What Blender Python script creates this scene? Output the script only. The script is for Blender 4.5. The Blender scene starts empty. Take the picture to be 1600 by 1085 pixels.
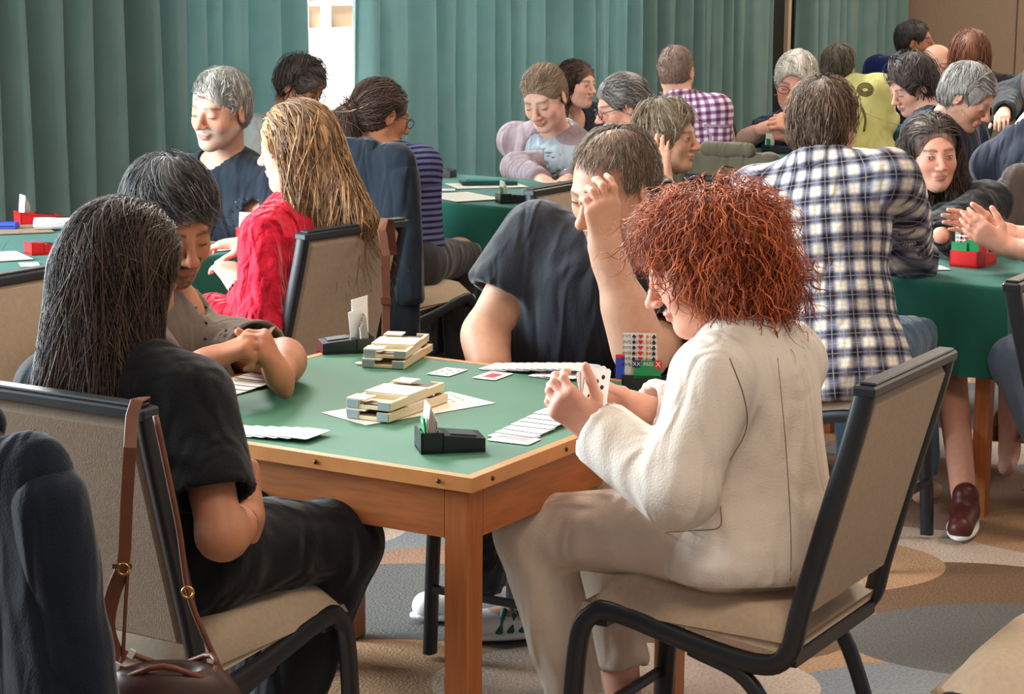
import bpy, math, random, time
import numpy as np
from mathutils import Vector, Matrix

T_START = time.time()
sc = bpy.context.scene
COL = sc.collection
rnd = random.Random(7)
rng = np.random.default_rng(7)

# ------------------------------------------------------------------ camera
FPX = 3243.16
CAMZ = 1.59
PITCH = 0.1810
ROLL = 0.008
CF = np.array([0, math.cos(PITCH), -math.sin(PITCH)])
CR0 = np.array([1.0, 0, 0]); CU0 = np.cross(CR0, CF)
CR = CR0*math.cos(ROLL)+CU0*math.sin(ROLL)
CU = -CR0*math.sin(ROLL)+CU0*math.cos(ROLL)
CC = np.array([0, 0, CAMZ])
cd = bpy.data.cameras.new('camera'); cam = bpy.data.objects.new('camera', cd); COL.objects.link(cam)
cam.matrix_world = Matrix(((CR[0], CU[0], -CF[0], 0), (CR[1], CU[1], -CF[1], 0), (CR[2], CU[2], -CF[2], CAMZ), (0, 0, 0, 1)))
cd.sensor_width = 36; cd.lens = 36*FPX/1600; cd.clip_start = .05; cd.clip_end = 200
sc.camera = cam

def ray(px, py):
    d = CF+CR*(px-800)/FPX-CU*(py-542.5)/FPX
    return d
def G(px, py, z):            # point of a picture position at a known height
    d = ray(px, py); return CC+d*((z-CAMZ)/d[2])
def D(px, py, y):            # point of a picture position at a known distance into the room
    d = ray(px, py); return CC+d*(y/d[1])
def PX(p):
    d = np.array(p)-CC; z = d@CF
    return (800+FPX*(d@CR)/z, 542.5-FPX*(d@CU)/z)

# room directions: U runs along the far wall, V along the window wall
UV_ = np.array([-.8598, .5107, 0.]); VV_ = np.array([.5107, .8598, 0.])
N0 = np.array([-.069, 3.563, 0.])
def W(u, v, z=0.): return N0+UV_*u+VV_*v+np.array([0, 0, z])
def ang(d): return math.atan2(d[1], d[0])-math.pi/2     # rotation that turns +y onto d

# ------------------------------------------------------------------ light and exposure
world = bpy.data.worlds.new('world'); sc.world = world; world.use_nodes = True
wb = world.node_tree.nodes['Background']; wb.inputs[0].default_value = (.93, .90, .88, 1); wb.inputs[1].default_value = .36
sc.view_settings.view_transform = 'Standard'; sc.view_settings.look = 'None'
sc.view_settings.gamma = 1; sc.view_settings.use_curve_mapping = False
sc.view_settings.exposure = 0.18
def area(name, loc, to, sx, sy, power, col):
    l = bpy.data.lights.new(name, 'AREA'); l.shape = 'RECTANGLE'; l.size = sx; l.size_y = sy; l.energy = power; l.color = col
    o = bpy.data.objects.new(name, l); COL.objects.link(o); o.location = loc
    o.rotation_euler = (Vector(to)-Vector(loc)).to_track_quat('-Z', 'Y').to_euler()
    return o
UWALL = 4.0
# daylight: the open window beside the curtains (left of the picture) and the gap between them
area('window_light_side', W(UWALL+.15, -.6, 1.75), W(0, .8, .6), 2.6, 2.3, 540, (.80, .93, 1.0))
area('sky_light_window', W(UWALL+3.4, 6.0, 4.4), W(1.0, 5.6, .6), 5.0, 2.6, 3200, (.80, .93, 1.0))
area('courtyard_daylight', W(UWALL+5.0, 6.2, 6.5), W(UWALL+5.5, 9.0, 0), 6, 6, 8000, (1, .98, .95))
# warm ceiling lamps of the room; the farthest added to brighten that end
for i, (u, v) in enumerate(((-1.6, -.8), (-1.6, 3.2), (1.2, 1.2), (1.0, 6.2), (-2.2, 8.0), (1.6, 10.6), (-1.4, 11.2))):
    area('ceiling_lamp', W(u, v, 3.3), W(u, v, 0), 1.1, 1.1, 46, (1.0, .80, .60))

# ------------------------------------------------------------------ materials
MATS = {}
def rgb(r, g, b):
    f = lambda c: ((c/255+.055)/1.055)**2.4 if c/255 > .04045 else c/255/12.92
    return (f(r), f(g), f(b), 1)
def mat(name, col=(.5, .5, .5, 1), rough=.6, spec=.35, noise=0., nscale=30., bump=0., bscale=80., sheen=0., metal=0., attr=None, coat=0., col2=None, stretch=None, sss=0.):
    if name in MATS: return MATS[name]
    m = bpy.data.materials.new(name); m.use_nodes = True; MATS[name] = m
    nt = m.node_tree; N = nt.nodes; L = nt.links; b = N['Principled BSDF']
    b.inputs['Base Color'].default_value = col; b.inputs['Roughness'].default_value = rough
    b.inputs['Specular IOR Level'].default_value = spec; b.inputs['Metallic'].default_value = metal
    b.inputs['Sheen Weight'].default_value = sheen; b.inputs['Sheen Roughness'].default_value = .4; b.inputs['Coat Weight'].default_value = coat
    if sss:
        b.inputs['Subsurface Weight'].default_value = sss; b.inputs['Subsurface Radius'].default_value = (.02, .008, .004); b.inputs['Subsurface Scale'].default_value = .5
    tc = N.new('ShaderNodeTexCoord'); src = tc.outputs['Object']
    if stretch:
        mp = N.new('ShaderNodeMapping'); mp.inputs['Scale'].default_value = stretch; L.new(src, mp.inputs['Vector']); src = mp.outputs[0]
    cs = None
    if attr:
        a = N.new('ShaderNodeAttribute'); a.attribute_name = attr; cs = a.outputs['Color']; L.new(cs, b.inputs['Base Color'])
    if noise or col2:
        nz = N.new('ShaderNodeTexNoise'); nz.inputs['Scale'].default_value = nscale; nz.inputs['Detail'].default_value = 5
        L.new(src, nz.inputs['Vector'])
        mx = N.new('ShaderNodeMix'); mx.data_type = 'RGBA'
        mr = N.new('ShaderNodeMapRange'); mr.inputs['From Min'].default_value = .3; mr.inputs['From Max'].default_value = .7
        L.new(nz.outputs['Fac'], mr.inputs['Value']); L.new(mr.outputs[0], mx.inputs['Factor'])
        if col2:
            mx.inputs[6].default_value = col; mx.inputs[7].default_value = col2
        elif cs is not None:
            mx.blend_type = 'MULTIPLY'; mx.inputs['Factor'].default_value = 1
            for l in list(mx.inputs['Factor'].links): L.remove(l)
            L.new(cs, mx.inputs[6]); mr.inputs['To Min'].default_value = 1-noise; mr.inputs['To Max'].default_value = 1+noise
            L.new(mr.outputs[0], mx.inputs[7])
        else:
            mx.inputs[6].default_value = tuple(c*(1-noise) for c in col[:3])+(1,); mx.inputs[7].default_value = tuple(min(1, c*(1+noise)) for c in col[:3])+(1,)
        L.new(mx.outputs[2], b.inputs['Base Color'])
    if bump:
        n2 = N.new('ShaderNodeTexNoise'); n2.inputs['Scale'].default_value = bscale; n2.inputs['Detail'].default_value = 3
        L.new(src, n2.inputs['Vector'])
        bp = N.new('ShaderNodeBump'); bp.inputs['Strength'].default_value = bump; bp.inputs['Distance'].default_value = .004
        L.new(n2.outputs['Fac'], bp.inputs['Height']); L.new(bp.outputs[0], b.inputs['Normal'])
    return m

# ------------------------------------------------------------------ objects
def linkobj(name, me, parent=None):
    o = bpy.data.objects.new(name, me); COL.objects.link(o)
    if parent is not None: o.parent = parent
    return o
def tag(o, label=None, cat=None, group=None, kind=None):
    if label: o['label'] = label
    if cat: o['category'] = cat
    if group: o['group'] = group
    if kind: o['kind'] = kind
    return o
def thing(name, label, cat, loc=(0, 0, 0), rz=0., group=None):
    o = linkobj(name, None); o.location = tuple(float(c) for c in loc); o.rotation_euler = (0, 0, rz)
    o.empty_display_size = .05
    return tag(o, label, cat, group)
def inv(o):
    m = Matrix.Translation(o.location) @ o.rotation_euler.to_matrix().to_4x4()
    return np.array(m.inverted())
def mesh_np(name, V, F, m, parent=None, smooth=False, col=None, world=False):
    V = np.asarray(V, float)
    if world and parent is not None:
        I = inv(parent); V = V@I[:3, :3].T+I[:3, 3]
    me = bpy.data.meshes.new(name)
    if isinstance(F, np.ndarray):
        n = F.shape[1]; me.vertices.add(len(V)); me.vertices.foreach_set('co', V.astype(np.float32).ravel())
        me.loops.add(F.size); me.loops.foreach_set('vertex_index', F.astype(np.int32).ravel())
        me.polygons.add(len(F)); me.polygons.foreach_set('loop_start', np.arange(0, F.size, n, dtype=np.int32))
        me.update(calc_edges=True)
    else:
        me.from_pydata([tuple(v) for v in V], [], F); me.update()
    me.validate()
    if smooth: me.polygons.foreach_set('use_smooth', np.ones(len(me.polygons), bool))
    if col is not None:
        a = me.color_attributes.new('col', 'FLOAT_COLOR', 'POINT')
        c = np.ones((len(V), 4), np.float32); c[:, :3] = col; a.data.foreach_set('color', c.ravel())
    me.materials.append(m)
    return linkobj(name, me, parent)

class MB:                                    # collects simple shapes into one mesh
    def __init__(s): s.V = []; s.F = []
    def add(s, V, F):
        n = len(s.V); s.V += [tuple(map(float, v)) for v in V]; s.F += [tuple(i+n for i in f) for f in F]; return s
    def box(s, c, d, R=None, ch=0.):
        hx, hy, hz = [x/2 for x in d]; R = np.eye(3) if R is None else np.array(R); c = np.array(c, float)
        if ch > 0:
            V = []; ch = min(ch, hx*.9, hy*.9, hz*.9)
            for sx in (-1, 1):
                for sy in (-1, 1):
                    for sz in (-1, 1):
                        V += [(sx*(hx-ch), sy*(hy-ch), sz*hz), (sx*(hx-ch), sy*hy, sz*(hz-ch)), (sx*hx, sy*(hy-ch), sz*(hz-ch))]
            idx = lambda a, b, c_: (a*4+b*2+c_)*3
            F = []
            F.append([idx(0, 0, 1), idx(1, 0, 1), idx(1, 1, 1), idx(0, 1, 1)]); F.append([idx(0, 0, 0), idx(0, 1, 0), idx(1, 1, 0), idx(1, 0, 0)])
            F.append([idx(0, 1, 0)+1, idx(0, 1, 1)+1, idx(1, 1, 1)+1, idx(1, 1, 0)+1]); F.append([idx(0, 0, 0)+1, idx(1, 0, 0)+1, idx(1, 0, 1)+1, idx(0, 0, 1)+1])
            F.append([idx(1, 0, 0)+2, idx(1, 1, 0)+2, idx(1, 1, 1)+2, idx(1, 0, 1)+2]); F.append([idx(0, 0, 0)+2, idx(0, 0, 1)+2, idx(0, 1, 1)+2, idx(0, 1, 0)+2])
            for a in (0, 1):
                for b in (0, 1):
                    F.append([idx(0, a, b), idx(1, a, b), idx(1, a, b)+1, idx(0, a, b)+1])
                    F.append([idx(a, 0, b), idx(a, 1, b), idx(a, 1, b)+2, idx(a, 0, b)+2])
                    F.append([idx(a, b, 0)+1, idx(a, b, 1)+1, idx(a, b, 1)+2, idx(a, b, 0)+2])
                    for e in (0, 1): F.append([idx(a, b, e), idx(a, b, e)+1, idx(a, b, e)+2])
        else:
            V = [(sx*hx, sy*hy, sz*hz) for sx in (-1, 1) for sy in (-1, 1) for sz in (-1, 1)]
            F = [(0, 1, 3, 2), (4, 6, 7, 5), (0, 4, 5, 1), (2, 3, 7, 6), (0, 2, 6, 4), (1, 5, 7, 3)]
        V = np.array(V)@R.T+c
        # face orientation: point outwards
        FF = []
        for f in F:
            p = V[list(f)]; n = np.cross(p[1]-p[0], p[2]-p[0])
            FF.append(tuple(f) if n@(p.mean(0)-c) > 0 else tuple(reversed(f)))
        return s.add(V, FF)
    def prism(s, poly, z0, z1):               # polygon (ccw) in xy
        n = len(poly); V = [(x, y, z0) for x, y in poly]+[(x, y, z1) for x, y in poly]
        F = [tuple(range(n-1, -1, -1)), tuple(range(n, 2*n))]+[(i, (i+1) % n, n+(i+1) % n, n+i) for i in range(n)]
        return s.add(V, F)
    def tube(s, P, r, n=8, rect=None, up=(0, 0, 1), side=None):
        P = [np.array(p, float) for p in P]; m = len(P); rr = r if isinstance(r, (list, tuple, np.ndarray)) else [r]*m
        V = []; F = []
        for i, p in enumerate(P):
            t = (P[min(i+1, m-1)]-P[max(i-1, 0)]); t = t/(np.linalg.norm(t)+1e-9)
            a = np.array(side, float) if side is not None else np.cross(t, np.array(up, float))
            if side is not None: a = a-t*(a@t)
            if np.linalg.norm(a) < 1e-4: a = np.cross(t, (0, 1, 0)) if abs(t[1]) < .9 else np.cross(t, (1, 0, 0))
            a /= np.linalg.norm(a); b = np.cross(t, a)
            if rect:
                w, h = rect; c = min(w, h)*.22
                for x, y in ((w/2-c, -h/2), (w/2, -h/2+c), (w/2, h/2-c), (w/2-c, h/2), (-w/2+c, h/2), (-w/2, h/2-c), (-w/2, -h/2+c), (-w/2+c, -h/2)):
                    V.append(p+a*x+b*y)
            else:
                for k in range(n):
                    V.append(p+(a*math.cos(2*math.pi*k/n)+b*math.sin(2*math.pi*k/n))*rr[i])
        q = 8 if rect else n
        for i in range(m-1):
            for k in range(q):
                F.append((i*q+k, i*q+(k+1) % q, (i+1)*q+(k+1) % q, (i+1)*q+k))
        F.append(tuple(range(q-1, -1, -1))); F.append(tuple((m-1)*q+k for k in range(q)))
        return s.add(V, F)
    def sphere(s, c, r, n=10, R=None):
        r = (r, r, r) if not hasattr(r, '__len__') else r; R = np.eye(3) if R is None else R
        V = [(0, 0, r[2])]; F = []
        for i in range(1, n):
            for k in range(n*2):
                th = math.pi*i/n; ph = math.pi*k/n
                V.append((r[0]*math.sin(th)*math.cos(ph), r[1]*math.sin(th)*math.sin(ph), r[2]*math.cos(th)))
        V.append((0, 0, -r[2])); m = n*2
        for k in range(m): F.append((0, 1+k, 1+(k+1) % m))
        for i in range(n-2):
            for k in range(m): F.append((1+i*m+k, 1+(i+1)*m+k, 1+(i+1)*m+(k+1) % m, 1+i*m+(k+1) % m))
        e = len(V)-1
        for k in range(m): F.append((e, 1+(n-2)*m+(k+1) % m, 1+(n-2)*m+k))
        return s.add(np.array(V)@np.array(R).T+np.array(c), F)
    def out(s, name, m, parent=None, smooth=False, world=False, ang=None):
        o = mesh_np(name, s.V, s.F, m, parent, smooth, world=world)
        if ang: o.data.set_sharp_from_angle(angle=math.radians(ang)) if smooth else None
        return o
def rotz(a): return np.array([[math.cos(a), -math.sin(a), 0], [math.sin(a), math.cos(a), 0], [0, 0, 1]])
def rotx(a): return np.array([[1, 0, 0], [0, math.cos(a), -math.sin(a)], [0, math.sin(a), math.cos(a)]])
def roty(a): return np.array([[math.cos(a), 0, math.sin(a)], [0, 1, 0], [-math.sin(a), 0, math.cos(a)]])
def spline(P, n=8):
    P = [np.array(p, float) for p in P]; Q = [P[0]*2-P[1]]+P+[P[-1]*2-P[-2]]; out = []
    for i in range(1, len(Q)-2):
        for k in range(n):
            t = k/n
            out.append(.5*((2*Q[i])+(-Q[i-1]+Q[i+1])*t+(2*Q[i-1]-5*Q[i]+4*Q[i+1]-Q[i+2])*t*t+(-Q[i-1]+3*Q[i]-3*Q[i+1]+Q[i+2])*t**3))
    out.append(P[-1]); return out
def copy_tree(o, parent=None):
    c = o.copy(); COL.objects.link(c); c.parent = parent
    for ch in list(o.children): copy_tree(ch, c)
    return c
def moved(o, loc, rz, label=None, group=None):
    o.location = tuple(float(c) for c in loc); o.rotation_euler = (0, 0, rz)
    if label: o['label'] = label
    if group: o['group'] = group
    return o
# ------------------------------------------------------------------ implicit surfaces (bodies, clothes and hair are grown from these)
nrm = lambda v: np.array(v, float)/(np.linalg.norm(v)+1e-12)
def smin(a, b, k):
    h = np.maximum(k-np.abs(a-b), 0)/k; return np.minimum(a, b)-h*h*k*.25
class Prim:
    def __init__(s, f, lo, hi, k, mode): s.f = f; s.lo = np.array(lo); s.hi = np.array(hi); s.k = k; s.mode = mode
def cone(a, b, ra, rb, k=.02, mode='add', cut=None, sq=None):
    """tapered limb; cut='b' ends it flat at b; sq=(axis, factor) flattens it along an axis"""
    a = np.array(a, float); b = np.array(b, float); ab = b-a; L2 = ab@ab+1e-12; ax = ab/math.sqrt(L2)
    def f(p):
        q = p-a
        if sq is not None:
            n = sq[0]; t = np.clip((q@ab)/L2, 0, 1); r_ = q-t[..., None]*ab; c = r_@n
            d = np.sqrt(np.maximum((r_*r_).sum(-1)+c*c*(sq[1]**2-1), 0))-(ra+t*(rb-ra)); d = d*.8
        else:
            t = np.clip((q@ab)/L2, 0, 1); r_ = q-t[..., None]*ab; d = np.sqrt((r_*r_).sum(-1))-(ra+t*(rb-ra))
        if cut and 'b' in cut: d = np.maximum(d, (p-b)@ax)
        if cut and 'a' in cut: d = np.maximum(d, -(q@ax))
        return d
    R = max(ra, rb)
    return Prim(f, np.minimum(a, b)-R, np.maximum(a, b)+R, k, mode)
def ell(c, r, R=None, k=.02, mode='add'):
    c = np.array(c, float); r = np.array(r, float); R = np.eye(3) if R is None else R
    def f(p):
        q = (p-c)@R; k0 = np.sqrt(((q/r)**2).sum(-1)); k1 = np.sqrt(((q/(r*r))**2).sum(-1))+1e-9
        return k0*(k0-1)/k1
    m = r.max(); return Prim(f, c-m, c+m, k, mode)
def half(c, n, k=.01, R=2.):                 # removes what lies on the n side of the plane
    c = np.array(c, float); n = nrm(n)
    return Prim(lambda p: -((p-c)@n), c-R, c+R, k, 'sub')
CAP = .05
def field(prims, lo, hi, h):
    lo = np.array(lo); n = np.maximum(np.ceil((np.array(hi)-lo)/h).astype(int)+1, 3)
    F = np.full(n, CAP, np.float32)
    ax = [lo[i]+np.arange(n[i])*h for i in range(3)]
    for p in prims:
        m = p.k+.02+h
        i0 = np.maximum(np.floor((p.lo-m-lo)/h).astype(int), 0); i1 = np.minimum(np.ceil((p.hi+m-lo)/h).astype(int)+1, n)
        if (i1 <= i0).any(): continue
        s = tuple(slice(a, b) for a, b in zip(i0, i1))
        P = np.stack(np.meshgrid(ax[0][s[0]], ax[1][s[1]], ax[2][s[2]], indexing='ij'), -1).astype(np.float32)
        d = p.f(P).astype(np.float32)
        if p.mode == 'add': F[s] = smin(F[s], d, p.k)
        else: F[s] = -smin(-F[s], d, p.k)
    return F
def nets(F, lo, h):
    s = (F < 0); c = np.zeros(tuple(x-1 for x in F.shape), np.uint8)
    sl = [slice(0, -1), slice(1, None)]
    for a in (0, 1):
        for b in (0, 1):
            for d in (0, 1): c += s[sl[a], sl[b], sl[d]]
    act = (c > 0) & (c < 8); idx = np.argwhere(act)
    if len(idx) == 0: return np.zeros((0, 3)), np.zeros((0, 4), int)
    vid = np.full(act.shape, -1, np.int32); vid[act] = np.arange(len(idx))
    off = np.array([(a, b, d) for a in (0, 1) for b in (0, 1) for d in (0, 1)])
    val = np.stack([F[idx[:, 0]+o[0], idx[:, 1]+o[1], idx[:, 2]+o[2]] for o in off], 1)
    acc = np.zeros((len(idx), 3)); cnt = np.zeros(len(idx))
    for i in range(8):
        for j in range(i+1, 8):
            if np.abs(off[i]-off[j]).sum() != 1: continue
            m = (val[:, i] < 0) != (val[:, j] < 0); t = val[:, i]/(val[:, i]-val[:, j]+1e-12)
            pt = off[i]+(off[j]-off[i])*t[:, None]; acc[m] += pt[m]; cnt[m] += 1
    V = np.array(lo)+(idx+acc/cnt[:, None])*h
    Q = []
    for ax in range(3):
        u, v = [(1, 2), (2, 0), (0, 1)][ax]
        sa = [slice(None)]*3; sb = [slice(None)]*3; sa[ax] = slice(0, -1); sb[ax] = slice(1, None)
        A = s[tuple(sa)]; B = s[tuple(sb)]; e = np.argwhere(A != B)
        ok = (e[:, u] > 0) & (e[:, v] > 0) & (e[:, u] < F.shape[u]-1) & (e[:, v] < F.shape[v]-1); e = e[ok]
        fl = A[e[:, 0], e[:, 1], e[:, 2]]
        def g(du, dv):
            w = e.copy(); w[:, u] += du; w[:, v] += dv; return vid[w[:, 0], w[:, 1], w[:, 2]]
        q = np.stack([g(-1, -1), g(0, -1), g(0, 0), g(-1, 0)], 1)
        q[~fl] = q[~fl][:, ::-1]; Q.append(q)
    return V, np.concatenate(Q)
def bbox(prims):
    lo = np.min([p.lo for p in prims if p.mode == 'add'], 0); hi = np.max([p.hi for p in prims if p.mode == 'add'], 0); return lo, hi
def grow(prims, h, boxes=()):
    """mesh a set of shapes at cell size h, with finer cells inside boxes (lo, hi, h2)"""
    lo, hi = bbox(prims); lo = lo-.02-h; hi = hi+.02+h
    V, Q = nets(field(prims, lo, hi, h), lo, h)
    for (bl, bh, h2) in boxes:
        c = V[Q].mean(1); m = ((c > np.array(bl)+h*.9) & (c < np.array(bh)-h*.9)).all(1); Q = Q[~m]
    for i, (bl, bh, h2) in enumerate(boxes):
        bl = np.array(bl); bh = np.array(bh)
        V2, Q2 = nets(field(prims, bl, bh, h2), bl, h2)
        for (b2, b3, _) in boxes[:i]:
            c = V2[Q2].mean(1) if len(Q2) else np.zeros((0, 3)); m = ((c > np.array(b2)+h2) & (c < np.array(b3)-h2)).all(1); Q2 = Q2[~m]
        Q = np.concatenate([Q, Q2+len(V)]); V = np.concatenate([V, V2])
    used = np.zeros(len(V), bool); used[Q.ravel()] = True; mp = np.cumsum(used)-1
    return V[used], mp[Q]
def vnorm(V, Q):
    n = np.cross(V[Q[:, 2]]-V[Q[:, 0]], V[Q[:, 3]]-V[Q[:, 1]]); N = np.zeros_like(V)
    for i in range(4): np.add.at(N, Q[:, i], n)
    return N/(np.linalg.norm(N, axis=1)[:, None]+1e-12)
def wob(P, f, seed=0):                        # cheap smooth noise, about -1..1
    r = np.random.default_rng(seed); s = np.zeros(len(P))
    for i in range(4):
        k = r.normal(size=3); k /= np.linalg.norm(k); k2 = r.normal(size=3); k2 /= np.linalg.norm(k2)
        s += np.sin(P@k*f*(1+.35*i)+r.uniform(0, 6)+1.6*np.sin(P@k2*f*.7+r.uniform(0, 6)))
    return s/2.6
def wrinkle(V, Q, amp, seed=0, f=24., axis=None, st=.35):
    """press soft folds into cloth: ridged noise, drawn out along an axis"""
    P = V-V.mean(0)
    if axis is not None:
        a = nrm(axis); P = P-(P@a)[:, None]*a*(1-st)
    w = (1-np.abs(wob(P, f, seed)))*.7+wob(P, f*.5, seed+9)*.5
    return V+vnorm(V, Q)*(w*amp)[:, None]
def relax(V, Q, n=1):
    for _ in range(n):
        A = np.zeros_like(V); c = np.zeros(len(V))
        for i in range(4):
            j = (i+1) % 4; np.add.at(A, Q[:, i], V[Q[:, j]]); np.add.at(A, Q[:, j], V[Q[:, i]]); np.add.at(c, Q[:, i], 1); np.add.at(c, Q[:, j], 1)
        V = V*.5+.5*A/np.maximum(c, 1)[:, None]
    return V

# ------------------------------------------------------------------ heads, hands, hair
def head_prims(c, R, S=1., fat=0., nose=1., jaw=1., lidopen=True):
    T = lambda x, y, z: c+R@(np.array([x, y, z])*S)
    s = lambda *r: np.array(r)*S
    f = 1+fat
    P = [ell(T(0, -.015, .033), s(.076, .094, .083), R, .02),
         ell(T(0, .028, -.020), s(.062*f, .060, .086), R, .03),
         cone(T(.047*f*jaw, -.002, -.052), T(.012, .060, -.094), .021*S*f, .018*S, .03), cone(T(-.047*f*jaw, -.002, -.052), T(-.012, .060, -.094), .021*S*f, .018*S, .03),
         ell(T(0, .066, -.096), s(.023*jaw, .020, .017), R, .02),
         ell(T(.037*f, .055, -.030), s(.024, .022, .025), R, .025), ell(T(-.037*f, .055, -.030), s(.024, .022, .025), R, .025),
         ell(T(0, .030, -.075), s(.045*f, .040, .030), R, .03),
         cone(T(-.030, .076, .020), T(.030, .076, .020), .013*S, .013*S, .018),
         ell(T(.031, .101, .003), s(.019, .017, .012), R, .012, 'sub'), ell(T(-.031, .101, .003), s(.019, .017, .012), R, .012, 'sub'),
         ell(T(.031, .0765, .002), s(.0155, .0135, .0125), R, .006), ell(T(-.031, .0765, .002), s(.0155, .0135, .0125), R, .006),
         cone(T(0, .088, .012), T(0, .109*1., -.026), .0075*S, .0105*S*nose, .012), ell(T(0, .112, -.030), s(.0115, .0125, .0105)*nose, R, .008),
         ell(T(.0125, .1, -.034), s(.0085, .011, .0075)*nose, R, .006), ell(T(-.0125, .1, -.034), s(.0085, .011, .0075)*nose, R, .006),
         ell(T(0, .088, -.057), s(.026, .011, .0075), R, .006), ell(T(0, .086, -.068), s(.021, .012, .0075), R, .006),
         ell(T(0, .1035, -.0628), s(.026, .007, .0016), R, .004, 'sub')]
    for q in (-1, 1):
        Re = R@rotz(-q*.35)@rotx(-.15)
        P += [ell(T(q*.079, -.008, -.006), s(.0075, .018, .031), Re, .006), ell(T(q*.087, -.004, -.004), s(.006, .009, .018), Re, .005, 'sub')]
    return P
def finger(P, base, d, n, lens, r0, curl, k, S):
    """three bones, each bent by curl towards the palm normal n"""
    p = np.array(base, float); t = nrm(d); n = nrm(n-t*(n@t)); r = r0
    cl = curl if hasattr(curl, '__len__') else (curl, curl*1.1, curl*.7)
    for i, L in enumerate(lens):
        a = cl[i]; t2 = t*math.cos(a)+n*math.sin(a); n = n*math.cos(a)-t*math.sin(a); t = nrm(t2)
        q = p+t*L*S; P.append(cone(p, q, r*S, (r-.0009)*S, k)); p = q; r -= .0009
    return p
def hand_prims(w, d, n, right, S=1., curl=.5, thumb=.5, spread=.08, curls=None):
    d = nrm(d); n = nrm(np.array(n)-d*(np.array(n)@d)); s = np.cross(d, n)*(1 if right else -1)
    P = [cone(w-d*.03*S, w+d*.02*S, .025*S, .026*S, .02, sq=(n, 1.35))]
    xs = (.028, .009, -.010, -.027); ls = (.070, .077, .071, .056); rs = (.0092, .0093, .0088, .0078)
    for i in range(4):
        kn = w+(d*(.088, .092, .088, .080)[i]+s*xs[i])*S
        P.append(cone(w+(d*.012+s*xs[i]*.55)*S, kn, .0155*S, .0125*S, .014))
        L = ls[i]; fd = nrm(d+s*xs[i]*spread*35)
        finger(P, kn, fd, n, (L*.46, L*.30, L*.26), rs[i], curls[i] if curls else curl, .0045, S)
    tb = w+(d*.022+s*.026+n*.006)*S
    td = nrm(d*(.75-.3*thumb)+s*(.75-.5*thumb)+n*(.25+.6*thumb))
    P.append(cone(w+(d*.02+s*.012)*S, tb+td*.03*S, .016*S, .0125*S, .012))
    finger(P, tb+td*.030*S, nrm(td+d*.5), nrm(d*.3-s+n*.2), (.033, .028), .0105, (.15*thumb, .35*thumb), .005, S)
    return P

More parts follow.
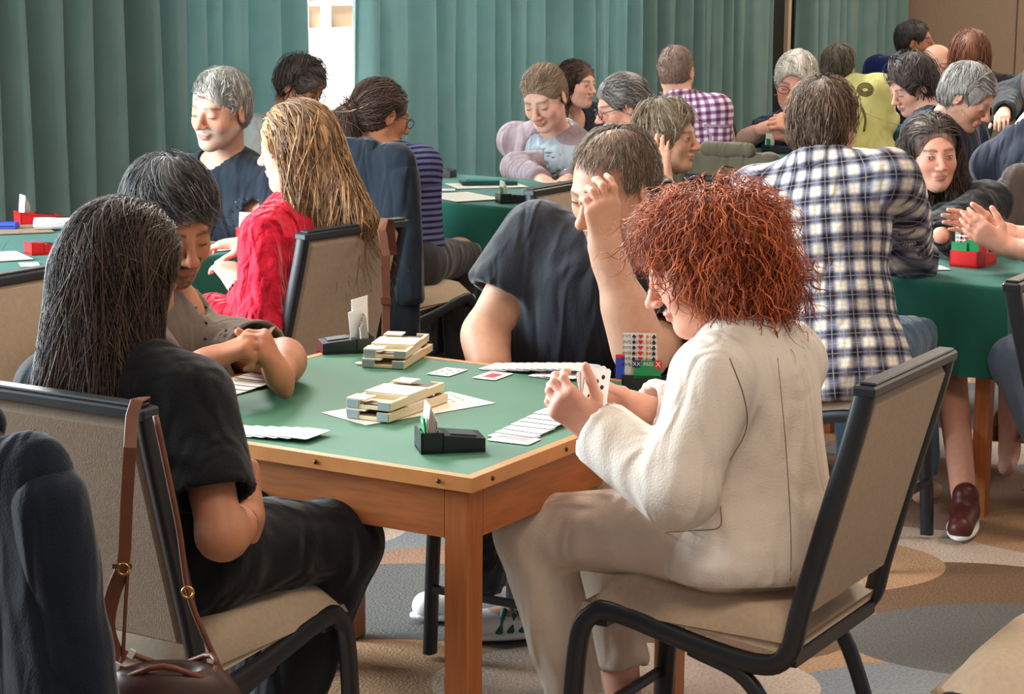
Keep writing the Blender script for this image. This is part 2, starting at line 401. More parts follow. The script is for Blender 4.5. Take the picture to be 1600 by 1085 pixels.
def sample(F, lo, h, P):
    q = (P-lo)/h; q = np.clip(q, 0, np.array(F.shape)-1.001); i = q.astype(int); f = q-i; r = 0
    for a in (0, 1):
        for b in (0, 1):
            for c in (0, 1):
                w = (f[:, 0] if a else 1-f[:, 0])*(f[:, 1] if b else 1-f[:, 1])*(f[:, 2] if c else 1-f[:, 2])
                r = r+w*F[i[:, 0]+a, i[:, 1]+b, i[:, 2]+c]
    return r
def strands(prims, n, flow, length, seg=8, r=.0012, seed=1, keep=None, curl=0., curlf=60., lift=.002, free=True, h=.007, avoid=None):
    """locks that lie on the hair surface and follow a flow; returns verts, quads, per-vertex random"""
    g = np.random.default_rng(seed)
    lo, hi = bbox(prims); lo = lo-.03; hi = hi+.03; F = field(prims, lo, hi, h); V, Q = nets(F, lo, h)
    c = V[Q].mean(1)
    if keep is not None: c = c[keep(c)]
    if len(c) == 0: return np.zeros((0, 3)), np.zeros((0, 4), int), np.zeros(0)
    P = c[g.integers(0, len(c), n)]+g.normal(size=(n, 3))*h*.4
    Ls = g.uniform(length[0], length[1], n); st = Ls/seg
    def grad(X):
        e = h*.7; G_ = np.stack([sample(F, lo, h, X+v)-sample(F, lo, h, X-v) for v in np.eye(3)*e], 1); return G_/(np.linalg.norm(G_, axis=1)[:, None]+1e-9)
    pts = []; nm = []; off = g.uniform(0, 1, n)**2*lift*1.6; frz = np.zeros(n, bool); prev = flow(P)
    jit = g.normal(size=(n, 3))*.22
    for i in range(seg+1):
        nr = grad(P); Fv = sample(F, lo, h, P)
        P = np.where(frz[:, None], P, P+nr*np.clip(off+.0012*(i/seg)-Fv, -.02, .02)[:, None])
        pts.append(P.copy()); nm.append(nr)
        d = flow(P)+jit; d /= np.linalg.norm(d, axis=1)[:, None]+1e-9
        t = d-nr*(d*nr).sum(1)[:, None]; tl = np.linalg.norm(t, axis=1)
        if free: frz |= (tl < .35)&(i > 1)
        t = t/(tl[:, None]+1e-9); t = np.where(frz[:, None], nrm_rows(prev*.7+d*.3), t); t = nrm_rows(t*.7+prev*.3) if i else t
        prev = t; P = P+t*st[:, None]
    pts = np.stack(pts, 1); nm = np.stack(nm, 1)
    if curl:
        T = np.gradient(pts, axis=1); T /= np.linalg.norm(T, axis=2)[..., None]+1e-9; B = np.cross(T, nm); s = np.cumsum(np.r_[0, np.ones(seg)])[None, :]*st[:, None]
        ph = g.uniform(0, 6.28, n)[:, None]; am = (g.uniform(.3, 1, n)*curl)[:, None]*np.linspace(.3, 1, seg+1)[None]
        pts = pts+(B*np.sin(s*curlf+ph)[..., None]+nm*(.35+np.cos(s*curlf+ph))[..., None]*.8)*am[..., None]
    if avoid is not None:
        ok = ~avoid(pts).any(1); pts = pts[ok]; nm = nm[ok]; n = len(pts)
        if n == 0: return np.zeros((0, 3)), np.zeros((0, 4), int), np.zeros(0)
    T = np.gradient(pts, axis=1); T /= np.linalg.norm(T, axis=2)[..., None]+1e-9
    A = nrm_rows(np.cross(T, nm)); B = np.cross(A, T)
    rr = (g.uniform(.6, 1.5, n)[:, None]*r*np.linspace(1., .25, seg+1)[None])[..., None]
    ring = [pts+A*rr*1.6, pts+B*rr, pts-A*rr*1.6]
    VV = np.stack(ring, 2); m = seg+1                       # n, m, 3, 3
    base = (np.arange(n)[:, None]*m+np.arange(seg)[None])*3
    Qs = []
    for a, b in ((0, 1), (1, 2), (2, 0)):
        Qs.append(np.stack([base+a, base+b, base+3+b, base+3+a], -1).reshape(-1, 4))
    rv = np.repeat(g.uniform(0, 1, n), m*3)
    return VV.reshape(-1, 3), np.concatenate(Qs), rv
def nrm_rows(v): return v/(np.linalg.norm(v, axis=-1)[..., None]+1e-9)
def ik(a, b, l1, l2, hint):
    a = np.array(a, float); b = np.array(b, float); d = b-a; L = np.linalg.norm(d)
    if L > (l1+l2)*.995: k = L/((l1+l2)*.995); l1 *= k; l2 *= k
    x = (l1*l1-l2*l2+L*L)/(2*L); hh = math.sqrt(max(l1*l1-x*x, 0)); u = d/L; hn = nrm(np.array(hint)-u*(np.array(hint)@u))
    return a+u*x+hn*hh
def bas(f, pitch=0., roll=0.):                # head axes: columns right, forward, up; pitch>0 looks down
    f = nrm([f[0], f[1], 0]); r = np.cross(f, (0, 0, 1)); R = np.stack([r, f, np.array([0, 0, 1.])], 1)
    return R@rotx(-pitch)@roty(roll)
# ------------------------------------------------------------------ materials of the place
def carpet_mat():
    m = bpy.data.materials.new('carpet'); m.use_nodes = True; nt = m.node_tree; N = nt.nodes; L = nt.links; b = N['Principled BSDF']
    b.inputs['Roughness'].default_value = .95; b.inputs['Specular IOR Level'].default_value = .1
    tc = N.new('ShaderNodeTexCoord')
    def math_(op, *ins):
        n = N.new('ShaderNodeMath'); n.operation = op
        for i, x in enumerate(ins):
            if isinstance(x, (int, float)): n.inputs[i].default_value = x
            else: L.new(x, n.inputs[i])
        return n.outputs[0]
    def vm(op, a, b_=None):
        n = N.new('ShaderNodeVectorMath'); n.operation = op; L.new(a, n.inputs[0])
        if b_ is not None:
            if isinstance(b_, tuple): n.inputs[1].default_value = b_
            else: L.new(b_, n.inputs[1])
        return n
    cur = None
    # overlapping discs, layer over layer, each disc in one of the yarn colours
    for i, (per, off, rad, ell_) in enumerate(((.95, (.1, .2, 0), .72, 1.), (.95, (.58, .66, 0), .60, 1.), (1.05, (.33, -.13, 0), .50, 1.), (.9, (.8, .38, 0), .44, 1.), (1.1, (-.17, .52, 0), .40, 1.))):
        mp = N.new('ShaderNodeMapping'); mp.inputs['Rotation'].default_value = (0, 0, .5+i*.15); mp.inputs['Scale'].default_value = (1/per, 1.5/per, 1); mp.inputs['Location'].default_value = off
        L.new(tc.outputs['Object'], mp.inputs['Vector'])
        fl = vm('FLOOR', mp.outputs[0]); fr = vm('FRACTION', mp.outputs[0]); ce = vm('SUBTRACT', fr.outputs[0], (.5, .5, 0))
        sep = N.new('ShaderNodeSeparateXYZ'); L.new(ce.outputs[0], sep.inputs[0])
        d = math_('SQRT', math_('ADD', math_('POWER', sep.outputs[0], 2), math_('POWER', sep.outputs[1], 2)))
        mask = math_('LESS_THAN', d, rad)
        wn = N.new('ShaderNodeTexWhiteNoise'); wn.noise_dimensions = '3D'; ad = vm('ADD', fl.outputs[0], (i*7.3, 0, i*1.)); L.new(ad.outputs[0], wn.inputs[0])
        cr = N.new('ShaderNodeValToRGB'); cr.color_ramp.interpolation = 'CONSTANT'
        cols = [rgb(148, 118, 98), rgb(98, 98, 96), rgb(186, 166, 150), rgb(128, 132, 136), rgb(112, 88, 70), rgb(168, 134, 104)]
        cr.color_ramp.elements[0].color = cols[0]; cr.color_ramp.elements[1].position = 1/6; cr.color_ramp.elements[1].color = cols[1]
        for k in range(2, 6):
            e = cr.color_ramp.elements.new(k/6); e.color = cols[k]
        L.new(wn.outputs['Value'], cr.inputs[0])
        if cur is None: cur = cr.outputs[0]
        else:
            mx = N.new('ShaderNodeMix'); mx.data_type = 'RGBA'; L.new(mask, mx.inputs[0]); L.new(cur, mx.inputs[6]); L.new(cr.outputs[0], mx.inputs[7]); cur = mx.outputs[2]
    nz = N.new('ShaderNodeTexNoise'); nz.inputs['Scale'].default_value = 130; nz.inputs['Detail'].default_value = 3; L.new(tc.outputs['Object'], nz.inputs['Vector'])
    mr = N.new('ShaderNodeMapRange'); L.new(nz.outputs[0], mr.inputs[0]); mr.inputs[1].default_value = .3; mr.inputs[2].default_value = .7; mr.inputs[3].default_value = .72; mr.inputs[4].default_value = 1.22
    mm = N.new('ShaderNodeMix'); mm.data_type = 'RGBA'; mm.blend_type = 'MULTIPLY'; mm.inputs[0].default_value = 1; L.new(cur, mm.inputs[6]); L.new(mr.outputs[0], mm.inputs[7])
    L.new(mm.outputs[2], b.inputs['Base Color'])
    bp = N.new('ShaderNodeBump'); bp.inputs['Strength'].default_value = .7; bp.inputs['Distance'].default_value = .006; L.new(nz.outputs[0], bp.inputs['Height']); L.new(bp.outputs[0], b.inputs['Normal'])
    return m
M_carpet = carpet_mat()
M_curt = mat('curtain_cloth', rgb(134, 168, 166), .85, .15, noise=.08, nscale=6, bump=.15, bscale=400, sheen=.15)
def _translucent(m, c, f):
    nt = m.node_tree; o = [n for n in nt.nodes if n.type == 'OUTPUT_MATERIAL'][0]; b = nt.nodes['Principled BSDF']
    t = nt.nodes.new('ShaderNodeBsdfTranslucent'); t.inputs[0].default_value = c; x = nt.nodes.new('ShaderNodeMixShader'); x.inputs[0].default_value = f
    nt.links.new(b.outputs[0], x.inputs[1]); nt.links.new(t.outputs[0], x.inputs[2]); nt.links.new(x.outputs[0], o.inputs['Surface'])
_translucent(M_curt, rgb(146, 178, 178), .30)
M_lining = mat('curtain_lining', rgb(190, 170, 145), .9, .1)
M_wall = mat('beige_wallpaper', rgb(176, 152, 130), .9, .1, noise=.05, nscale=60, bump=.1, bscale=200)
M_black = mat('black_metal', rgb(26, 30, 36), .38, .5, noise=.1)
M_wood = mat('beech_wood', rgb(160, 92, 46), .42, .45, noise=.16, nscale=9, stretch=(12, 12, .9), bump=.08, bscale=30)
M_wood_h = mat('beech_wood_rail', rgb(162, 94, 48), .42, .45, noise=.18, nscale=7, stretch=(1.5, 1.5, 16), bump=.08, bscale=30)
M_edge = mat('beech_edge', rgb(196, 132, 74), .4, .45, noise=.10, nscale=14)
M_felt = mat('green_felt', rgb(62, 112, 86), .62, .35, noise=.06, nscale=5, bump=.25, bscale=500)
M_cloth = mat('green_tablecloth', rgb(30, 96, 84), .75, .25, noise=.07, nscale=9, bump=.2, bscale=300, sheen=.1)
M_beige = mat('beige_upholstery', rgb(184, 164, 142), .85, .2, noise=.06, nscale=90, bump=.3, bscale=350)
M_beige_back = mat('beige_back_fabric', rgb(168, 150, 130), .88, .15, noise=.06, nscale=90, bump=.3, bscale=350)
M_white = mat('white_card', rgb(232, 232, 232), .4, .4)
M_paper = mat('printed_paper', rgb(226, 218, 204), .7, .2, noise=.04, nscale=40)
M_board = mat('cream_plastic', rgb(220, 205, 170), .4, .4)
M_boardend = mat('grey_plastic', rgb(150, 165, 170), .4, .4)
M_plastic = mat('black_plastic', rgb(22, 26, 30), .3, .5)
M_red = mat('red_plastic', rgb(214, 30, 34), .4, .4)
M_redink = mat('red_ink', rgb(190, 40, 40), .5, .3)
M_ink = mat('black_ink', rgb(30, 30, 34), .5, .3)
M_grn = mat('green_card', rgb(34, 140, 84), .45, .4)
M_blu = mat('blue_card', rgb(50, 70, 180), .45, .4)
M_screw = mat('dark_screw', rgb(70, 45, 30), .4, .5, metal=.6)
M_brown = mat('brown_leather', rgb(104, 58, 38), .45, .45, noise=.15, nscale=40)
M_brass = mat('brass', rgb(190, 150, 90), .3, .5, metal=.9)

# ------------------------------------------------------------------ setting
def struct(name, mb, m, parent=None, **k):
    o = mb.out(name, m, parent, **k)
    if parent is None: o['kind'] = 'structure'
    return o
fl = MB(); c = W(1., 6.); fl.box((c[0], c[1], -.05), (12.5, 22, .1), rotz(math.atan2(VV_[1], VV_[0])-math.pi/2))
struct('floor', fl, M_carpet)
def wallbox(u0, u1, v0, v1, z0, z1):
    c = (W(u0, v0)+W(u1, v1))/2; R = np.stack([-UV_, VV_, (0, 0, 1.)], 1)
    return c+np.array([0, 0, (z0+z1)/2]), (abs(u1-u0), abs(v1-v0), z1-z0), R
VEND = 12.85
mb = MB(); mb.box(*wallbox(UWALL+.1, UWALL-5.2, VEND, VEND+.12, 0, 3.4)); w_far = struct('wall_far', mb, M_wall)
for uu in (UWALL-.95, UWALL-2.4, UWALL-3.8):
    mb = MB(); mb.box(*wallbox(uu, uu+.012, VEND-.003, VEND, 0.1, 3.4)); mb.out('wall_joint', mat('panel_joint', rgb(110, 92, 76), .9), w_far)  # dark seam lines between the wall panels
mb = MB(); mb.box(*wallbox(UWALL+.1, UWALL-5.2, VEND-.02, VEND, 0, .1)); struct('baseboard_far', mb, mat('dark_wood', rgb(70, 50, 38), .5))
# window wall: masonry piers, the window openings between them
PL = mat('plaster', rgb(190, 185, 175), .9)
mb = MB(); mb.box(*wallbox(UWALL+.12, UWALL+.30, 8.3, 13.3, 0, 3.4)); mb.box(*wallbox(UWALL+.12, UWALL+.30, 1.4, 3.9, 0, 3.4)); mb.box(*wallbox(UWALL+.12, UWALL+.30, 3.9, 8.3, 3.0, 3.4)); mb.box(*wallbox(UWALL+.12, UWALL+.30, -2.5, 1.4, 3.0, 3.4))
struct('wall_window_side', mb, PL)
mb = MB()
for v in (3.93, 5.9, 7.2, 8.27): mb.box(*wallbox(UWALL+.18, UWALL+.24, v-.03, v+.03, 0, 3.0))
for z in (.03, 2.97): mb.box(*wallbox(UWALL+.18, UWALL+.24, 3.9, 8.3, z-.03, z+.03))
win = struct('window_1', mb, mat('white_frame', rgb(235, 235, 232), .4))
gm = bpy.data.materials.new('window_glass'); gm.use_nodes = True
g_ = gm.node_tree.nodes['Principled BSDF']; g_.inputs['Transmission Weight'].default_value = 1; g_.inputs['Roughness'].default_value = 0; g_.inputs['IOR'].default_value = 1.02
mb = MB(); mb.box(*wallbox(UWALL+.205, UWALL+.210, 3.96, 5.87, .06, 2.94)); mb.out('pane', gm, win)
mb = MB(); mb.box(*wallbox(UWALL+.205, UWALL+.210, 5.93, 7.17, .06, 2.94)); mb.out('pane', gm, win)
mb = MB(); mb.box(*wallbox(UWALL+.205, UWALL+.210, 7.23, 8.24, .06, 2.94)); mb.out('pane', gm, win)
# outside: a pale terrace and a low building in full daylight
mb = MB(); mb.box(*wallbox(UWALL+.32, UWALL+14, 1, 22, -.12, -.02)); struct('terrace_ground', mb, mat('pale_paving', rgb(236, 234, 230), .9))
b = thing('building', 'bright beige building outside the window, white framed openings', 'building', W(UWALL+9, 18.0), 0)
Mf = mat('facade', rgb(196, 172, 144), .9); Mw = mat('white_paint', rgb(245, 245, 243), .7)
def wpart(name, m, par, *a):
    mb = MB(); mb.box(*wallbox(*a)); return mb.out(name, m, par, world=True)
wpart('facade', Mf, b, UWALL+9, UWALL+9.4, 12, 26, .86, 5)
wpart('plinth_wall', Mw, b, UWALL+8.8, UWALL+9.4, 12, 26, -.1, .86)
for v in (16.3, 17.0, 17.45, 18.2, 19.): wpart('white_post', Mw, b, UWALL+8.9, UWALL+9, v, v+.09, .86, 4)
for z in (1.12, 1.9): wpart('white_rail', Mw, b, UWALL+8.9, UWALL+9, 12, 26, z, z+.06)

def curtain(v0, v1, name_label, seed, lining=False, du=0., per=.27, amp=.060):
    g = np.random.default_rng(seed); n = int((v1-v0)/.012); vs = np.linspace(v0, v1, n); ph = np.zeros(n)
    f = 2*math.pi/per*(1+.55*wob(np.stack([vs, vs*0, vs*0], 1), 5.5, seed)); ph = np.cumsum(f*(vs[1]-vs[0]))
    zs = np.linspace(.02, 3.15, 22); V = []; am = amp*(1+.35*wob(np.stack([vs, vs*0, vs*0+3], 1), 7, seed+1))
    for z in zs:
        k = (3.2-z)/3.2; sh = .10*wob(np.stack([vs*1.2, vs*0+z*.25, vs*0], 1), 2, seed+3)*k
        s = np.sin(ph+sh*8); u = UWALL-.06+du+am*(np.sign(s)*np.abs(s)**.7)*(.75+.35*k)+.012*np.sin(ph*2.3+z*1.5)
        for i in range(n): V.append(W(u[i], vs[i]+sh[i]*.25+.018*math.cos(ph[i]), z))
    Q = np.array([(j*n+i, j*n+i+1, (j+1)*n+i+1, (j+1)*n+i) for j in range(len(zs)-1) for i in range(n-1)])
    o = mesh_np('curtain', V, Q, M_curt, None, True)
    sol = o.modifiers.new('thick', 'SOLIDIFY'); sol.thickness = .006
    tag(o, name_label, 'curtain')
    return o
curtain(1.5, 4.78, 'long teal curtain left of the bright window gap', 1, per=.165, amp=.085)
curtain(5.31, 7.72, 'pale teal curtain just right of the bright window gap', 2, per=.19, amp=.06)
curtain(7.70, 10.30, 'teal curtain behind the man in the purple checked shirt, pale edge on its right', 3, du=.03, per=.19, amp=.065)
c4 = curtain(10.70, 12.75, 'rightmost teal curtain, ending at the beige wall', 4, per=.20, amp=.07)
mb = MB(); mb.box(*wallbox(UWALL-.13, UWALL-.10, 10.33, 10.38, .02, 3.15)); lo_ = mb.out('curtain_edge_strip', M_lining); tag(lo_, 'narrow pale strip down the edge of the third curtain', 'trim')
mb = MB(); mb.box(*wallbox(UWALL+.02, UWALL+.10, 10.40, 10.62, .0, 3.3)); struct('trim_1', mb, mat('dark_post', rgb(14, 14, 16), .6))
mb = MB(); mb.tube([W(UWALL, 1.2, 3.2), W(UWALL, 13.1, 3.2)], .018); rr = struct('trim_2', mb, M_black)

# ------------------------------------------------------------------ furniture
CHW = .40
def make_chair(label, group=None):
    """banquet chair; +y is the way the sitter looks"""
    t = thing('upholstered_chair', label, 'chair', group=group)
    hw = CHW/2
    for s in (-1, 1):
        P = spline([(s*hw, -.335, .885), (s*hw, -.315, .80), (s*hw, -.235, .50), (s*hw, -.212, .405), (s*hw, -.165, .372), (s*hw, -.05, .382), (s*hw, .13, .418), (s*hw, .185, .405), (s*hw, .215, .33), (s*hw, .235, .012)], 5)
        mb = MB(); mb.tube(P, 0, rect=(.024, .036), side=(1, 0, 0)); mb.out('side_frame', M_black, t, True, ang=50)
        P = spline([(s*hw, -.02, .378), (s*hw, -.13, .34), (s*hw, -.19, .24), (s*hw, -.26, .012)], 5)
        mb = MB(); mb.tube(P, 0, rect=(.022, .028), side=(1, 0, 0)); mb.out('leg', M_black, t, True, ang=50)
    mb = MB(); mb.box((0, -.335, .888), (CHW+.026, .042, .020), ch=.004); mb.out('top_rail', M_black, t)
    mb = MB(); mb.box((0, -.338, .9005), (CHW+.0, .030, .006), ch=.002); mb.out('top_trim', M_black, t)
    for y, z in ((-.21, .385), (.17, .395)):
        mb = MB(); mb.box((0, y, z), (CHW-.02, .024, .024)); mb.out('cross_rail', M_black, t)
    mb = MB(); mb.box((0, .235, .17), (CHW-.02, .016, .016)); mb.out('stretcher', M_black, t)
    mb = MB(); a = math.atan2(.10, .37)
    mb.box((0, -.278, .672), (CHW-.028, .034, .42), rotx(a), ch=.012); mb.out('backrest', M_beige_back, t)
    n = 9; V = []; F = []                    # seat cushion with a soft crown and a rolled front
    for i in range(n+1):
        for j in range(n+1):
            x = (i/n-.5)*2; y = (j/n-.5)*2; e = (1-abs(x)**5)*(1-abs(y)**5)
            V.append((x*(hw+.012)*(1-.03*(1-e)), y*.215-.005, .42+.055*e**.35+(.012 if y > .5 else 0)-.02*max(0, y-.75)*4))
    q = (n+1)**2
    for v in V[:q]: V.append((v[0]*.97, v[1]*.97, .400+(.028*(v[1]+.2)/.4)))
    for i in range(n):
        for j in range(n):
            a0 = i*(n+1)+j; F.append((a0, a0+n+1, a0+n+2, a0+1)); F.append((q+a0, q+a0+1, q+a0+n+2, q+a0+n+1))
    for k in range(n):
        for a_, b_ in (((k)*(n+1), (k+1)*(n+1)), ((k+1)*(n+1)+n, k*(n+1)+n), (k+1, k), (n*(n+1)+k, n*(n+1)+k+1)): F.append((a_, q+a_, q+b_, b_)[::-1])
    mesh_np('seat_cushion', V, F, M_beige, t, True)
    return t
chair0 = make_chair('x'); chair_used = [False]
def chair(label, base, d, group=None, sc_=1.):
    c = chair0 if not chair_used[0] else copy_tree(chair0); chair_used[0] = True
    moved(c, (base[0], base[1], 0), ang(d), label, group)
    if 'group' in c and not group: del c['group']
    if sc_ != 1: c.scale = (sc_,)*3
    return c

# main table --------------------------------------------------------
TH = .70; TS = .94
mt = thing('card_table', 'square wooden card table with green felt top among the four nearest players', 'table', W(TS/2, TS/2), ang(VV_))
R_ = np.stack([-UV_, VV_, (0, 0, 1.)], 1)     # local x = -U, y = V
mb = MB(); mb.box((0, 0, TH-.010), (TS-.028, TS-.028, .020)); mb.out('felt_top', M_felt, mt)
for k in range(4):
    R = rotz(k*math.pi/2); mb = MB(); h = TS/2; y0, y1 = -h, -h+.020
    mb.prism([(-h, y0), (h, y0), (h-.020, y1), (-h+.020, y1)], TH-.026, TH+.001); mb.V = [tuple(R@np.array(v)) for v in mb.V]
    e = mb.out('edge_strip', M_edge, mt)
    for q in (-.40, -.13, .13, .40):
        mb = MB(); mb.sphere(R@np.array((q, -h-.0002, TH-.013)), (.0045, .0045, .0045), 5); mb.out('screw', M_screw, e, True)
    mb = MB(); mb.box((0, -h+.030, TH-.077), (TS-.14, .022, .090)); mb.V = [tuple(R@np.array(v)) for v in mb.V]; mb.out('apron', M_wood_h, mt)
    mb = MB(); mb.box((h-.044, -h+.044, (TH-.03)/2), (.052, .052, TH-.032), ch=.003); mb.V = [tuple(R@np.array(v)) for v in mb.V]; mb.out('leg', M_wood, mt)

chair('beige chair with black frame under the woman in the cream jacket', W(-.30, .44), UV_)
chair('beige chair under the woman with long dark hair, brown bag hung on it', W(.47, -.215), VV_)
chair('beige chair under the man in the black T-shirt', W(.45, 1.10), -VV_)
chair('beige chair under the man in the grey polo shirt', W(1.14, .42), -UV_)

# cards, boards and bidding boxes -----------------------------------
CW, CL, CT = .058, .089, .0013
def card_mesh(name, m):
    mb = MB(); w, l = CW/2, CL/2; c = .004
    mb.prism([(-w+c, -l), (w-c, -l), (w, -l+c), (w, l-c), (w-c, l), (-w+c, l), (-w, l-c), (-w, -l+c)], 0, CT)
    o = mesh_np(name, mb.V, mb.F, m); o.data.materials.append(mat('card_edge', rgb(96, 96, 100), .6))
    for i, p in enumerate(o.data.polygons): p.material_index = 0 if i < 2 else 1
    return o
_card = card_mesh('playing_card', M_white)
_card_used = [False]
def card(label, p, a, group=None, tilt=0., R=None):
    if _card_used[0]: o = _card.copy(); COL.objects.link(o)
    else: o = _card; _card_used[0] = True
    o.location = tuple(float(c) for c in p)
    o.rotation_euler = Matrix(R.tolist()).to_euler() if R is not None else (tilt, 0, a)
    for k in ('group',):
        if k in o: del o[k]
    tag(o, label, 'playing card', group); return o
def pips(o, cols, spots):
    for (x, y, kind) in spots:
        mb = MB()
        if kind == 'd': mb.prism([(x-.0035, y), (x, y-.005), (x+.0035, y), (x, y+.005)], CT, CT+.0002)
        elif kind == 'c':
            mb.prism([(x+.0045*math.cos(a), y+.0045*math.sin(a)) for a in np.linspace(0, 2*math.pi, 8)[:-1]], CT, CT+.0002)
        else: mb.prism([(x-.014, y-.024), (x+.014, y-.024), (x+.014, y+.024), (x-.014, y+.024)], CT, CT+.0002)
        mb.out('pip' if kind != 'f' else 'court_figure', cols, o)
ORD = dict(zip(range(12), ('leftmost ', 'second from the left ', 'third from the left ', 'fourth from the left ', 'fifth from the left ', 'sixth from the left ', 'seventh from the left ', 'eighth from the left ', 'ninth from the left ', 'tenth from the left ', 'eleventh from the left '))); ORD[99] = 'rightmost '
def row(pts, n, label, group, dirv, z0=TH+.001, jit=.0):
    """cards overlapping one after another along a line from pts[0] to pts[1] (picture positions on the felt)"""
    a, b = G(*pts[0], TH), G(*pts[1], TH); an = math.atan2(dirv[1], dirv[0])-math.pi/2
    for i in range(n):
        p = a+(b-a)*i/(n-1); p = p+np.array([rnd.uniform(-1, 1), rnd.uniform(-1, 1), 0])*jit
        card(ORD[i if i < n-1 else 99] + label, (p[0], p[1], z0+i*.0015), an+rnd.uniform(-.08, .08), group)
row(((376, 675), (478, 685)), 6, 'white card before the woman with long dark hair', 'cards before the woman with long dark hair', VV_)
row(((345, 606), (432, 590)), 7, 'pale card, upper row before the grey polo man', 'cards before the man in the grey polo', UV_, jit=.004)
row(((340, 616), (388, 603)), 4, 'pale card, lower row before the grey polo man', 'lower cards before the man in the grey polo', UV_, jit=.003)
row(((780, 575), (905, 586)), 12, 'white card, long row before the black T-shirt man', 'cards before the man in the black T-shirt', VV_, jit=.002)
row(((856, 586), (892, 590)), 4, 'white card, short row before the black T-shirt man', 'lower cards before the man in the black T-shirt', VV_, jit=.002)
row(((805, 683), (872, 654)), 7, 'white card in the row before the cream jacket woman', 'cards before the woman in the cream jacket', UV_, jit=.003)
c = card('white card lying askew at the near end of the row before the cream jacket woman', G(803, 688, TH+.001), ang(UV_)+.08)
c = card('black spot card lying alone left of the red court card', G(699, 582, TH+.001), ang(VV_)+.05)
pips(c, M_ink, [(-.014, .025, 'c'), (.014, .025, 'c'), (-.014, 0, 'c'), (.014, 0, 'c'), (-.014, -.025, 'c'), (.014, -.025, 'c'), (0, .012, 'c')])
c = card('red court card lying alone on the felt', G(770, 588, TH+.001), ang(VV_)+.05)
pips(c, M_redink, [(0, 0, 'f'), (-.022, .034, 'd'), (.022, -.034, 'd')])

def duplicate_board(label, p, a, group=None):
    t = thing('card_holder_board', label, 'card board', p, a, group)
    mb = MB(); mb.box((0, 0, .004), (.100, .235, .008), ch=.001); mb.out('base', M_board, t)
    mb = MB()
    for x, y, w, l in ((-.046, 0, .008, .235), (.046, 0, .008, .235), (0, .045, .086, .004), (0, -.045, .086, .004), (-.032, .1145, .022, .006), (.032, .1145, .022, .006), (-.032, -.1145, .022, .006), (.032, -.1145, .022, .006)):
        mb.box((x, y, .0125), (w, l, .009))
    mb.out('rim', M_board, t)
    mb = MB(); mb.box((0, 0, .0185), (.100, .086, .003)); mb.box((-.028, .095, .0185), (.044, .045, .003)); mb.box((-.028, -.095, .0185), (.044, .045, .003)); mb.out('cover', M_paper, t)
    for s in (-1, 1):
        mb = MB(); mb.box((.012, s*.098, .0095), (.050, .030, .0025)); mb.out('pocket', mat('dark_pocket', rgb(96, 72, 58), .5), t)
        for x in (-.035, .035):
            mb = MB(); mb.box((x, s*.1183, .009), (.026, .0016, .016)); mb.out('end_panel', M_boardend, t)
    return t
duplicate_board('cream card board at the bottom of the stack in the middle of the felt', G(622, 640, TH+.003), ang(VV_)+.05)
duplicate_board('cream card board on top of the stack in the middle of the felt', G(622, 640, TH+.003)+np.array([-.004, .008, .0205]), ang(VV_)+.10)
duplicate_board('pale card board at the bottom of the stack near the far corner of the felt', G(622, 561, TH+.001), ang(VV_)+.30)
duplicate_board('pale card board on top of the stack near the far corner of the felt', G(620, 560, TH+.001)+np.array([0, .006, .0205]), ang(VV_)+.36)
sh = thing('paper_sheet', 'printed paper sheet under the boards in the middle of the felt', 'paper', G(640, 638, TH+.0008), ang(VV_)-.32)
mb = MB(); mb.box((0, 0, .0005), (.150, .335, .0010)); mb.out('sheet', M_paper, sh)
for i in range(9):
    mb = MB(); mb.box((.02*(i % 4)-.05, .15-.006*i, .00115), (.012, .0035, .0002)); mb.out('print_line', M_ink, sh)
co = thing('coin_disc', 'small pale disc lying behind the boards on the felt', 'disc', G(566, 569, TH+.001))
mb = MB(); mb.prism([(.0155*math.cos(a), .0155*math.sin(a)) for a in np.linspace(0, 2*math.pi, 25)[:-1]], 0, .003); mb.out('disc', M_board, co)
mb = MB(); mb.prism([(.012*math.cos(a), .012*math.sin(a)) for a in np.linspace(0, 2*math.pi, 25)[:-1]], .003, .0034); mb.out('disc_face', M_paper, co)

